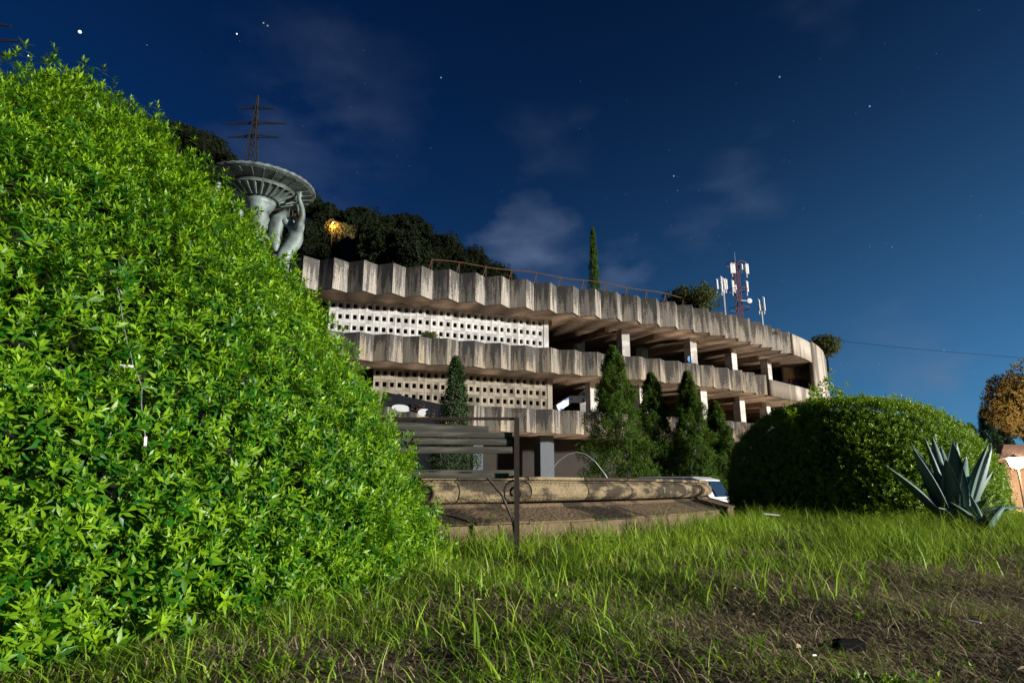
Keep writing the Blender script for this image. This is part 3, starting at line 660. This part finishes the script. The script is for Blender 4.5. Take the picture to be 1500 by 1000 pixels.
tor = [(-.32, .53), (.055, .53), (.065, .505), (.02, .492)] + [(.0 + .105*math.sin(a), .40 + .088*math.cos(a)) for a in np.linspace(.25, PI-.15, 8)] + [(-.04, .305), (-.32, .305)]
rim = ring_stone(tor, .012, 'rim_stone'); lip = ring_stone([(-.30, .300), (.02, .300), (.05, .27), (.42, .17), (.42, .155), (-.30, .155)], .010, 'plinth_slab'); base = ring_stone([(-.25, .15), (.395, .15), (.41, .02), (.41, -.12), (-.25, -.12)], .012, 'base_stone')
for k in range(NS):
    a = 2*PI*k/NS
    for nm, me, mt, da_ in (('rim_stone', rim, 'rimstone', 0), ('plinth_slab', lip, 'plinth', .05), ('base_stone', base, 'plinth', .02)):
        add(nm, me, M[mt], fo, (0, 0, random.uniform(-.006, .006)), (random.uniform(-.0006, .0006), 0, a+da_))
b = MB(); b.lathe([(0, .08), (FR-.31, .08), (FR-.31, .50)], 96); add('basin_floor', b.mesh('basin_floor'), M['plinth'], fo)
b = MB(); b.lathe([(1.5, .05), (1.5, .9), (1.2, 1.1), (1.0, 1.2), (1.0, 2.9), (1.25, 3.05), (1.25, 3.3), (.9, 3.5), (.75, 4.1), (.0, 4.15)], 32); add('pedestal', b.mesh('pedestal'), M['bronze'], fo)
b = MB(); b.lathe([(.42, 4.1), (.30, 4.4), (.20, 5.0), (.17, 5.5), (.24, 5.75), (.18, 5.95), (.20, 6.15), (.26, 6.35), (.22, 6.5), (.34, 6.68), (.36, 6.74), (.30, 6.78)], 28); smooth(add('stem', b.mesh('stem'), M['bronze'], fo))
b = MB(); b.lathe([(.30, 6.74), (.36, 6.745), (.37, 6.765), (.34, 6.785), (.42, 6.79), (.76, 6.955), (.80, 6.955), (.82, 6.975), (.80, 6.99), (1.12, 7.06), (1.19, 7.09), (1.19, 7.13), (1.12, 7.13), (.9, 7.06), (.5, 6.90), (0, 6.86)], 96); bowl = add('upper_bowl', b.mesh('upper_bowl'), M['bronze'], fo)
for k in range(28):
    a = 2*PI*k/28; b = MB(); b.tube([(.42, 0, 6.785), (.58, 0, 6.856), (.75, 0, 6.943)], .018, 6, .040); add('gadroon', b.mesh('gadroon'), M['bronze'], bowl, (0, 0, 0), (0, 0, a))
    b = MB(); b.tube([(.83, 0, 6.99), (1.12, 0, 7.055)], .010, 5); add('rib', b.mesh('rib'), M['bronze'], bowl, (0, 0, 0), (0, 0, a))
b = MB(); b.tube([(1.185*math.cos(a), 1.185*math.sin(a), 7.12+.010*math.sin(a*40)) for a in np.linspace(0, 2*PI, 161)], .022, 6); add('rim_bead', b.mesh('rim_bead'), M['bronze'], bowl)
b = MB(); b.tube([(.77*math.cos(a), .77*math.sin(a), 6.945) for a in np.linspace(0, 2*PI, 65)], .022, 6); add('moulding', b.mesh('moulding'), M['bronze'], bowl)
def skin(name, verts, edges, radii, sub=2, mat=None):
    me = bpy.data.meshes.new(name); me.from_pydata(verts, edges, []); o = bpy.data.objects.new(name, me); COL.objects.link(o)
    sk = o.modifiers.new('s', 'SKIN'); sk.use_smooth_shade = True
    for i, r in enumerate(radii):
        v = me.skin_vertices[0].data[i]; v.radius = (r, r) if not isinstance(r, tuple) else r; v.use_root = i == 0
    ss = o.modifiers.new('u', 'SUBSURF'); ss.levels = sub; ss.render_levels = sub
    dg = bpy.context.evaluated_depsgraph_get(); m2 = bpy.data.meshes.new_from_object(o.evaluated_get(dg)); m2.name = name; bpy.data.objects.remove(o)
    for p in m2.polygons: p.use_smooth = True
    return m2
def figure_mesh():
    V, E, R = [], [], []
    def v(p, r, par=None):
        V.append(p); R.append(r); i = len(V)-1
        if par is not None: E.append((par, i))
        return i
    pel = v((.60, 0, 5.22), (.17, .20)); wa = v((.62, 0, 5.55), (.13, .16), pel); ch = v((.86, 0, 5.96), (.15, .20), wa); nk0 = v((.86, 0, 6.18), (.11, .17), ch); nk = v((.72, 0, 6.32), .07, nk0)
    hd = v((.60, 0, 6.36), .15, nk); v((.55, 0, 6.50), .13, hd)
    for s in (-1, 1):
        sh = v((.90, .24*s, 6.22), .09, nk0); ua = v((.95, .30*s, 6.42), .08, sh); el = v((.93, .33*s, 6.62), .065, ua); wr = v((.85, .33*s, 6.84), .045, el)
        pa = v((.83, .33*s, 6.93), .05, wr)
        for f in range(4): v((.77+.04*f, (.30+.02*f)*s, 7.02), .017, pa)
        v((.92, .28*s, 6.96), .017, pa)
        hp = v((.58, .12*s, 5.05), .15, pel); kn = v((.68, .14*s, 4.62), .105, hp); an = v((.57, .14*s, 4.20), .07, kn); v((.74, .16*s, 4.14), .05, an)
    return skin('figure', V, E, R)
fm = figure_mesh()
hm = skin('hair', [(.50, 0, 6.56), (.42, 0, 6.38), (.40, 0, 6.12), (.42, 0, 5.82), (.44, 0, 5.62), (.62, 0, 6.56)], [(0, 1), (1, 2), (2, 3), (3, 4), (0, 5)], [(.14, .17), (.12, .17), (.10, .16), (.08, .12), .04, .07])
nose = skin('face', [(.72, 0, 6.44), (.785, 0, 6.41), (.74, 0, 6.37), (.735, 0, 6.33)], [(0, 1), (1, 2), (2, 3)], [.03, .024, .03, .03], 1)
for k, a in enumerate((20, -155, 105)):
    f = empty('statue', (FX, FY, 0), ('bronze long-haired nude figure with raised arms on the building side of the fountain bowl', 'bronze figure reaching up to the fountain bowl, mostly hidden by the shrub', 'bronze figure on the far side of the fountain bowl stem')[k], 'statue', 'bronze figures carrying the bowl', math.radians(a))
    bd = add('figure', fm, M['bronze'], f); add('hair', hm, M['bronze'], bd); add('face', nose, M['bronze'], bd)

# thin arched water pipe over the basin
ar = [at(x, y, 8.2) for x, y in ((797, 702), (806, 690), (818, 675), (832, 665), (845, 662), (858, 665), (872, 676), (886, 694), (892, 704))]
b = MB(); b.tube(ar, .0055, 6); tag(add('arched_pipe', b.mesh('arched_pipe'), M['galv']), 'thin pale pipe arching over the fountain basin', 'pipe')

# ---------------------------------------------------------------- bench
BY = 4.25; o = empty('park_bench', (*at(757, 700, BY).xy, 0), 'weathered wooden bench with dark iron frame in front of the fountain basin', 'bench'); BX = o.location.x
zz = lambda y: at(757, y, BY).z
def slat(y0, y1, x0, x1, dy, tilt=0):
    b = MB(); L = x1-x0; z0, z1 = zz(y1), zz(y0); b.box((0, 0, 0), (L, .03, z1-z0), bev=.004); add('back_slat', b.mesh('back_slat'), M['wood'], o, ((x0+x1)/2, dy, (z0+z1)/2), (random.uniform(-.05, .05), tilt, 0))
Lb = 1.62
slat(617, 628, -Lb, -.19, .03, .045); slat(629.5, 638.5, -Lb, -.03, .025, .02); slat(640.5, 650, -Lb, -.03, .02, .012); slat(654, 664, -Lb, -.03, .0)
for k, dy in enumerate((.10, .22, .34, .46)):
    b = MB(); b.box((0, 0, 0), (Lb-.04, .10, .035), bev=.004); add('seat_slat', b.mesh('seat_slat'), M['wood'], o, (-Lb/2, dy, zz(694)+.01*k-.01))
for x in (0, -Lb):
    b = MB(); b.bar((x, .02, 0), (x, -.01, zz(612)), .035, .03); b.bar((x, .52, 0), (x, .48, zz(690)), .03); b.bar((x, .0, zz(699)), (x, .5, zz(699)), .03)
    sc = [(x-.02-.075*(1-t*.8)*math.sin(t*9), .01, zz(722)+.0+.085*(1-t*.8)*math.cos(t*9)) for t in np.linspace(0, 1, 26)]
    b.tube(sc, .008, 5); b.tube([(x-.20, .01, zz(699)), (x-.10, .01, zz(725)), (x-.03, .01, zz(760)), (x, .01, zz(800))], .009, 5); add('iron_leg', b.mesh('iron_leg'), M['iron'], o)
b = MB(); b.bar((-Lb, .0, zz(613)), (.018, .0, zz(613)), .016, .02); add('top_rail', b.mesh('top_rail'), M['iron'], o)

# dark kiosk with iron scrollwork and white panels, seen over the bench
KY = 11.0 + 12; q = at(600, 640, KY)
o = empty('kiosk', (q.x, KY, float(gz(0, KY))), 'dark kiosk with white panels and iron scroll ornament behind the bench', 'kiosk'); KO = Vector(o.location)
def kp(x, y): return at(x, y, KY)-KO
b = MB(); a0, a1 = kp(560, 583), kp(655, 604); b.bar(a0, a1, .16, .5); add('roof_beam', b.mesh('roof_beam'), M['darkpanel'], o)
b = MB(); p0, p1 = kp(545, 612), kp(640, 690); b.box(((p0.x+p1.x)/2, .6, p0.z/2), (p1.x-p0.x, 1.0, p0.z)); add('body', b.mesh('body'), M['darkpanel'], o)
for (x0, x1, y0, y1) in ((575, 603, 594, 603), (613, 633, 600, 610)):
    c = kp((x0+x1)/2, (y0+y1)/2); w = (kp(x1, y0)-kp(x0, y0)).x; h = abs((kp(x0, y0)-kp(x0, y1)).z); b = MB(); b.lathe([(0, 0), (.5, 0), (.5, .06), (0, .06)], 24); add('white_panel', b.mesh('white_panel'), M['white'], o, c+Vector((0, -.12, 0)), (PI/2, .12, 0), (w, h*1.15, 1))
for (cx, cy, r) in ((609, 598, 7), (632, 605, 6), (619, 594, 4)):
    c = kp(cx, cy); rr = r*KY/F; b = MB(); b.tube([c + Vector((rr*(1-t*.75)*math.cos(t*10+cx), -.2, rr*(1-t*.75)*math.sin(t*10+cx))) for t in np.linspace(0, 1, 30)], .035, 5); add('iron_scroll', b.mesh('iron_scroll'), M['iron'], o)
b = MB(); a0, a1 = kp(644, 660), kp(649, 694); b.tube([a0, a1], .07, 8); b.tube([a0+Vector((.13, 0, 0)), a1+Vector((.13, 0, 0))], .035, 8); add('corner_post', b.mesh('corner_post'), M['galv'], o)

# ---------------------------------------------------------------- parked car
c0 = at(1050, 712, 15.6); g = float(gz(0, 15.6)); o = empty('parked_car', (c0.x+.22, 15.6, g-.16), 'white parked hatchback seen past the end of the fountain basin', 'car', None, math.radians(146)); o.scale = (.92, .92, .88)
# local +x is forward; the tail faces the camera
def hull(prof, half, inset, name, mat, par=o):
    bm = bmesh.new(); rows = []
    for y, sc in ((-half, inset), (-half*.86, 1), (half*.86, 1), (half, inset)):
        cz = sum(p[1] for p in prof)/len(prof); cx = sum(p[0] for p in prof)/len(prof); rows.append([bm.verts.new((cx+(x-cx)*sc, y, cz+(z-cz)*sc)) for x, z in prof])
    n_ = len(prof)
    for A_, B_ in zip(rows, rows[1:]):
        for j in range(n_): bm.faces.new((A_[j], A_[(j+1) % n_], B_[(j+1) % n_], B_[j]))
    bm.faces.new(rows[0][::-1]); bm.faces.new(rows[-1]); bmesh.ops.recalc_face_normals(bm, faces=bm.faces); me = bpy.data.meshes.new(name); bm.to_mesh(me); bm.free()
    return add(name, me, mat, par)
hull([(0, .35), (-.02, .75), (.05, .98), (.22, 1.02), (3.0, 1.0), (3.9, .82), (4.1, .6), (4.1, .32), (3.8, .25), (.3, .25)], .88, .93, 'body', M['carpaint'])
cb = hull([(.10, 1.0), (.35, 1.52), (.6, 1.60), (2.2, 1.60), (3.05, 1.02)], .78, .9, 'cabin', M['carpaint'])
b = MB(); b.poly([(.065, -.62, 1.06), (.065, .62, 1.06), (.30, .55, 1.48), (.30, -.55, 1.48)]); add('rear_window', b.mesh('rear_window'), M['glass'], o)
for s in (-1, 1):
    b = MB(); b.poly([(.42, s*.785, 1.08), (2.75, s*.785, 1.08), (2.15, s*.765, 1.5), (.62, s*.765, 1.5)]); add('side_window', b.mesh('side_window'), M['glass'], o)
    b = MB(); b.box((.0, s*.72, .86), (.08, .2, .2), bev=.02); add('tail_light', b.mesh('tail_light'), M['red'], o)
    for x in (.75, 3.3):
        b = MB(); b.lathe([(0, -.1), (.20, -.1), (.32, -.08), (.33, 0), (.32, .08), (.20, .1), (0, .1)], 20); w = add('wheel', b.mesh('wheel'), M['tyre'], o, (x, s*.82, .33), (PI/2, 0, 0))
b = MB(); b.box((-.035, 0, .72), (.02, .5, .12)); add('number_plate', b.mesh('number_plate'), M['white'], o)

# ---------------------------------------------------------------- agave
q = at(1400, 762, 7.3); o = empty('agave_plant', (q.x, 7.3, 0), 'large blue-green agave with broad pointed leaves in front of the right shrub', 'agave')
def agave_leaf(L, Wd, bend, seed):
    r = np.random.default_rng(seed); n = 14; bm = bmesh.new(); rows = []
    for i in range(n+1):
        t = i/n; w = 1.12*Wd*(.62+.55*math.sin(min(t*1.9, 1)*PI*.5) - .12)*(1-t**2.6)**.9 + .004*(1-t); th = .045*(1-t)+.006
        x = bend*(t**2)*L - .05*math.sin(t*PI)*L; z = L*t*(1-.18*abs(bend)*t); cup = .30*w
        rows.append([bm.verts.new(p) for p in ((x+cup, -w/2, z), (x+cup*.15, -w*.28, z), (x-.0, 0, z), (x+cup*.15, w*.28, z), (x+cup, w/2, z), (x-th*.6, w*.26, z), (x-th, 0, z), (x-th*.6, -w*.26, z))])
    for A_, B_ in zip(rows, rows[1:]):
        for j in range(8): bm.faces.new((A_[j], A_[(j+1) % 8], B_[(j+1) % 8], B_[j]))
    bm.faces.new(rows[-1]); bmesh.ops.recalc_face_normals(bm, faces=bm.faces); me = bpy.data.meshes.new('leaf'); bm.to_mesh(me); bm.free()
    for p in me.polygons: p.use_smooth = True
    return me
o.scale = (.88, .88, .96)
# (azimuth deg, lean deg, length, width, bend)
for k, (az, lean, L, Wd, bend) in enumerate([(-95, 6, 1.02, .27, .05), (-60, 10, .86, .24, .06), (-125, 14, .82, .22, .03), (20, 14, 1.05, .17, -.05), (-20, 24, 1.08, .16, .02), (160, 12, 1.08, .15, -.06), (180, 24, .98, .17, -.05), (-10, 36, 1.10, .19, -.12), (8, 41, .92, .13, .05),
        (200, 36, 1.08, .17, -.10), (190, 54, 1.15, .13, -.05), (90, 8, 1.10, .2, 0), (60, 22, 1.08, .18, .02), (120, 20, 1.08, .18, 0), (-75, 40, .55, .17, .2), (-110, 46, .50, .15, .25), (-8, 62, .85, .12, .22), (-40, 60, .60, .12, .15), (-140, 56, .62, .13, .2)]):
    ml = agave_leaf(L, Wd, bend, k); lf = add('leaf', ml, M['agave'], o, (.05*math.cos(math.radians(az)), .05*math.sin(math.radians(az)), .0))
    lf.rotation_mode = 'QUATERNION'; lf.rotation_quaternion = (Matrix.Rotation(math.radians(az), 4, 'Z') @ Matrix.Rotation(math.radians(lean), 4, 'Y')).to_quaternion()
q = at(1468, 800, 6.0); o2 = empty('agave_pup', (q.x, 6.2, 0), 'small agave offset with few narrow leaves at the right of the large agave', 'agave')
for k, (az, lean, L) in enumerate([(20, 50, .45), (-60, 30, .35), (170, 35, .4), (80, 15, .4), (-120, 45, .32)]):
    lf = add('leaf', agave_leaf(L, .075, .1, k), M['agave'], o2); lf.rotation_euler = (Matrix.Rotation(math.radians(az), 4, 'Z') @ Matrix.Rotation(math.radians(lean), 4, 'Y')).to_euler()

# ---------------------------------------------------------------- lamp-lit pavilion and trees at the right edge
PY = 34; q = at(1493, 690, PY); g = -.75
o = empty('pavilion', (q.x+1.2, PY, g), 'small timber-framed pavilion with tiled roof lit by a glaring lamp', 'pavilion'); PO = Vector(o.location)
b = MB(); b.box((1.2, 2.2, 1.2), (4.2, .2, 2.4)); add('wall', b.mesh('wall'), M['plaster'], o)
for x in (-1.9, .2, 2.6):
    b = MB(); b.bar((x, 0, 0), (x, 0, 2.5), .16); b.bar((x, 0, 1.7), (x+.6, 0, 2.45), .1); b.bar((x, 0, 1.7), (x-.6, 0, 2.45), .1); add('post', b.mesh('post'), M['timber'], o)
b = MB(); b.bar((-2.3, 0, 2.55), (3.4, 0, 2.55), .18); b.bar((-1.9, 0, .9), (3, 0, .9), .08); add('beam', b.mesh('beam'), M['timber'], o)
b = MB(); e = [(-2.7, -.7, 2.6), (3.7, -.7, 2.6), (3.7, 2.9, 2.6), (-2.7, 2.9, 2.6)]; rdg = [(-.9, 1.1, 3.5), (2.1, 1.1, 3.5)]
b.poly([e[0], e[1], rdg[1], rdg[0]]); b.poly([e[1], e[2], rdg[1]]); b.poly([e[2], e[3], rdg[0], rdg[1]]); b.poly([e[3], e[0], rdg[0]]); b.poly(e[::-1]); add('roof', b.mesh('roof'), M['tile'], o)
lq = at(1489, 676, PY-1.2); lp = empty('lantern', (lq.x, PY-1.2, g), 'glaring warm street lantern in front of the timber pavilion', 'lamp'); hL = lq.z-g
b = MB(); b.bar((0, 0, 0), (0, 0, hL-.2), .08); add('pole', b.mesh('pole'), M['iron'], lp)
b = MB(); b.lathe([(.05, -.36), (.28, -.26), (.40, .18), (.05, .28)], 12); add('lamp_globe', b.mesh('lamp_globe'), M['lamp'], lp, (0, 0, hL))
b = MB(); b.lathe([(.34, .2), (.1, .34), (0, .42)], 12); add('lamp_cap', b.mesh('lamp_cap'), M['iron'], lp, (0, 0, hL))
ld = bpy.data.lights.new('lantern_light', 'POINT'); ld.energy = 4200; ld.color = (1, .72, .40); ld.shadow_soft_size = .3; lo = bpy.data.objects.new('lantern_light', ld); COL.objects.link(lo); lo.parent = lp; lo.location = (0, -.45, hL)
q = at(1496, 600, 37); plant_tree('lamplit_tree', tree_meshes('wide', 71, 5200, .20, 9.0, 2.7), (q.x+.7, 37, -2.6), 'tall loose tree with foliage coloured orange as if lamplit above the lit pavilion', 'tree', M['leaf_orange']).scale = (1, 1, 1.32)
for (px, top, Y, R, lab) in [(1441, 598, 62, 1.5, 'pointed dark conifer in the distance left of the orange tree'), (1468, 628, 66, 1.9, 'shorter dark conifer beside the pointed far conifer'), (1420, 622, 70, 1.6, 'reddish dark far tree just over the right shrub')]:
    q = at(px, top, Y); plant_tree('far_conifer', tree_meshes('column', int(px), 1500, .35, q.z+.75, R), (q.x, Y, -.75), lab, 'tree', M['leaf_small'])
# overhead cable
b = MB(); b.tube([at(1213, 497, 60), at(1300, 507, 60), at(1400, 516, 60), at(1520, 526, 60), at(1700, 530, 60)], .018, 4); tag(add('overhead_cable', b.mesh('overhead_cable'), M['black']), 'thin overhead cable crossing the sky from the building end', 'cable')

# ---------------------------------------------------------------- string of lights caught in the shrub
def on_shrub(px, py):
    """point where the pixel's ray meets the shrub's skin"""
    d = (at(px, py, 1) - cam.location).normalized(); cx, cy, rx, ry, rz, e = QL
    for t in np.arange(.8, 7, .01):
        p = cam.location + d*t; r = math.hypot((p.x-cx)/rx, (p.y-cy)/ry); z = max(p.z, 0)/rz
        if r**(2/e) + z**(2/e) < 1: return p - d*.05
    return p
pts = [on_shrub(x, y) for x, y in ((170, 415), (176, 440), (180, 470), (186, 500), (192, 520), (195, 537), (203, 553), (208, 568), (207, 590), (209, 615), (213, 640))]
o = empty('string_light', pts[0], 'white cable of string lights hanging over the big shrub', 'string light'); SO = Vector(pts[0])
b = MB(); b.tube([p-SO for p in pts], .0017, 6); add('wire', b.mesh('wire'), M['galv'], o)
for (i, dx, dz) in ((5, -.04, .002), (7, .036, .002), (10, .008, -.03)):
    b = MB(); b.tube([pts[i]-SO, pts[i]-SO+Vector((dx, -.01, dz))], .0055, 8); add('bulb_holder', b.mesh('bulb_holder'), M['white'], o)

# ---------------------------------------------------------------- grass
def blades(n, xs_, ys_, hgt, wid, lean, tone_mu, mask=None, lying=False, seed=0):
    r = np.random.default_rng(seed); x = r.uniform(*xs_, n); y = r.uniform(*ys_, n)
    ok = np.abs(x) < y*.92+.6
    if mask is not None: ok &= r.random(n) < mask(x, y)
    x, y = x[ok], y[ok]; n = len(x); z = bumpy(x, y)
    h = hgt*r.uniform(.45, 1.15, n)*(1+.35*np.sin(x*2.1+1)*np.sin(y*1.7)); a = r.random(n)*6.283; ln = np.abs(r.normal(lean, .28, n)); w = wid*r.uniform(.7, 1.3, n)
    d = np.stack([np.cos(a), np.sin(a), 0*a], 1); sd_ = np.stack([-np.sin(a+r.normal(0, .6, n)), np.cos(a), 0*a], 1); B = np.stack([x, y, z-.01], 1); rows = []
    for t in (0, .4, .75, 1.):
        c = B + d*(h*ln*t**1.8)[:, None] + np.array([0, 0, 1.])*(h*(t*(1-.42*np.minimum(ln, 1.6)*t)) if not lying else .02+.5*h*t*(1-t)*r.random(n))[:, None]
        if lying: c = B + d*(h*t)[:, None] + np.array([0, 0, 1.])*(.012+.25*h*t*(1-t)*2*r.random(n)+ .03*r.random(n))[:, None]
        ww = (w*(1-t**1.5))[:, None]*.5
        rows += [c - sd_*ww, c + sd_*ww] if t < 1 else [c]
    V = np.stack(rows, 1).reshape(-1, 3); b = np.arange(n)[:, None]*7
    T = np.concatenate([b+[0, 1, 3], b+[0, 3, 2], b+[2, 3, 5], b+[2, 5, 4], b+[4, 5, 6]])
    return V, T, np.repeat(np.clip(r.normal(tone_mu, .22, n), 0, 1), 7)
def in_shrub(x, y): return ((x-QL[0])/QL[2])**2 + ((y-QL[1])/QL[3])**2 < .93
def in_basin(x, y): return np.hypot(x-FX, y-FY) < FR+.42
def m_tall(x, y):
    y0 = 1.3*(1-sstep(-.4, 1.9, x)); f = sstep(2.9, 3.8, y + y0 + .25*np.sin(x*1.7) + .2*np.sin(x*5.3+1)) * (1-.35*sstep(7.5, 9, y)); clump = .22+.78*(np.sin(x*3.1+y*1.3)*np.sin(y*3.7-x)+.5*np.sin(x*7+y*5) > -.1)
    return np.where(in_shrub(x, y) | in_basin(x, y), 0, f*clump)
def m_left(x, y):   # medium grass between shrub and bench
    return np.where(in_shrub(x, y) | in_basin(x, y), 0, (1-sstep(.2, 1.1, x-.25*(y-2)))*(.15+.75*(np.sin(x*5+y*2)*np.sin(y*6-x*2)+.5*np.sin(x*11-y*7) > .0)))
def m_short(x, y): return np.where(in_shrub(x, y) | in_basin(x, y), 0, .10+.90*(np.sin(x*4.3+2*y)*np.sin(y*5.1-x*1.5+1)+.6*np.sin(x*9-y*4)*np.sin(y*13+x*3) > .12))
def m_dry(x, y): return np.where(in_shrub(x, y) | in_basin(x, y), 0, (1-.75*sstep(3.2, 4.6, y))*(.35+.65*sstep(-.6, 1.2, x)))
for nm, parts, mat, lab in [
    ('tall_grass', [(78000, (-1.4, 11), (1.5, 10), .215, .0068, .70, .45, m_tall, False, 1), (9000, (-.8, 11), (3.0, 9), .36, .0035, .85, .85, m_tall, False, 2)], 'grass', 'tall green grass in front of the basin and the right shrub'),
    ('short_grass', [(36000, (-2, .9), (1.15, 4.8), .105, .0048, 1.0, .40, m_left, False, 3), (42000, (-1.6, 4.5), (1.15, 4.2), .06, .0042, .9, .50, m_short, False, 4)], 'grass', 'short patchy grass on the ground before the camera'),
    ('dry_grass', [(68000, (-1.8, 5), (1.1, 4.6), .085, .0034, .5, .48, m_dry, True, 5), (7000, (-1.8, 6), (1.15, 5), .12, .003, 1.0, .7, m_dry, False, 6)], 'straw', 'brown dry cut grass lying on the bare soil')]:
    Vs, Ts, tn, o_ = [], [], [], 0
    for p in parts:
        V, T, t_ = blades(p[0], p[1], p[2], p[3], p[4], p[5], p[6], p[7], p[8], p[9]); Vs.append(V); Ts.append(T+o_); tn.append(t_); o_ += len(V)
    tag(add(nm, mesh_np(nm, np.concatenate(Vs), np.concatenate(Ts), False, np.concatenate(tn)), M[mat]), lab, 'grass', None, 'stuff')
# small weed clump and litter
q = at(1330, 985, 1.45); wc = empty('weed_clump', (q.x, 1.5, 0), 'dark green leafy weed clump growing on the bare ground', 'weed')
Pp = rng.normal(0, 1, (60, 3))*[.055, .035, .004]+[0, 0, .01]; Aa = norm(rng.normal(0, .6, (60, 3))+[0, 0, 1])
V, T, tn = rosettes(Pp, Aa, 7, .022, .45, .02, .3); add('leaves', mesh_np('leaves', V, T, False, tn), M['leaf_right'], wc)
q = at_z(1245, 958, 0); b = MB(); b.box((0, 0, .012), (.082, .034, .026), bev=.006); b.box((0, -.004, .0265), (.06, .02, .004), bev=.0015)
tag(add('plastic_box', b.mesh('plastic_box'), M['black'], None, (q.x, q.y, .012), (.06, .03, .05)), 'small black plastic box lying on the dry grass', 'box')
for (px, py, L, a, lab) in [(1130, 753, .16, .1, 'white stick lying in the tall grass near the basin'), (1193, 965, .016, .5, 'tiny white scrap on the soil beside the black box'), (1428, 915, .035, -.8, 'pale paper scrap lying on the dry grass')]:
    q = at_z(px, py, .02) if py > 800 else at(px, py, 6.3); b = MB(); b.box((0, 0, 0), (L, L*.28, .004), bev=.0012)
    tag(add('litter', b.mesh('litter'), M['white'], None, (q.x, q.y, max(q.z, .03)), (.15, .1, a)), lab, 'litter')

fr = np.random.default_rng(91); n = 900; X = fr.uniform(-1.2, 4.5, n); Y = fr.uniform(1.2, 4.4, n); ok = (np.abs(X) < Y*.92) & ~in_shrub(X, Y) & ~in_basin(X, Y); X, Y = X[ok], Y[ok]; n = len(X)
a = fr.random(n)*6.283; D = np.stack([np.cos(a), np.sin(a), fr.normal(0, .15, n)], 1); P = np.stack([X, Y, bumpy(X, Y)+fr.uniform(.015, .05, n)], 1)
V, T, tn = leaf_geo(P, norm(D), norm(np.array([0, 0, 1.])+fr.normal(0, .35, (n, 3))), fr.uniform(.015, .04, n), fr.uniform(.006, .014, n), fr.random(n))
tag(add('fallen_leaves', mesh_np('fallen_leaves', V, T, False, tn), M['straw']), 'scattered dry fallen leaves on the worn ground', 'leaves', None, 'stuff')
n = 150; X = fr.uniform(-1.2, 4.5, n); Y = fr.uniform(1.3, 4.2, n); ok = (np.abs(X) < Y*.9) & ~in_shrub(X, Y) & ~in_basin(X, Y); P = np.stack([X, Y, bumpy(X, Y)+.004], 1)[ok]; A = norm(np.array([0, 0, 1.])+fr.normal(0, .25, P.shape))
V, T, tn = rosettes(P, A, 9, .034, .42, .012, .3)
tag(add('ground_weeds', mesh_np('ground_weeds', V, T, False, tn), M['leaf_right']), 'low broad-leaved weeds dotted over the worn ground', 'weeds', None, 'stuff')
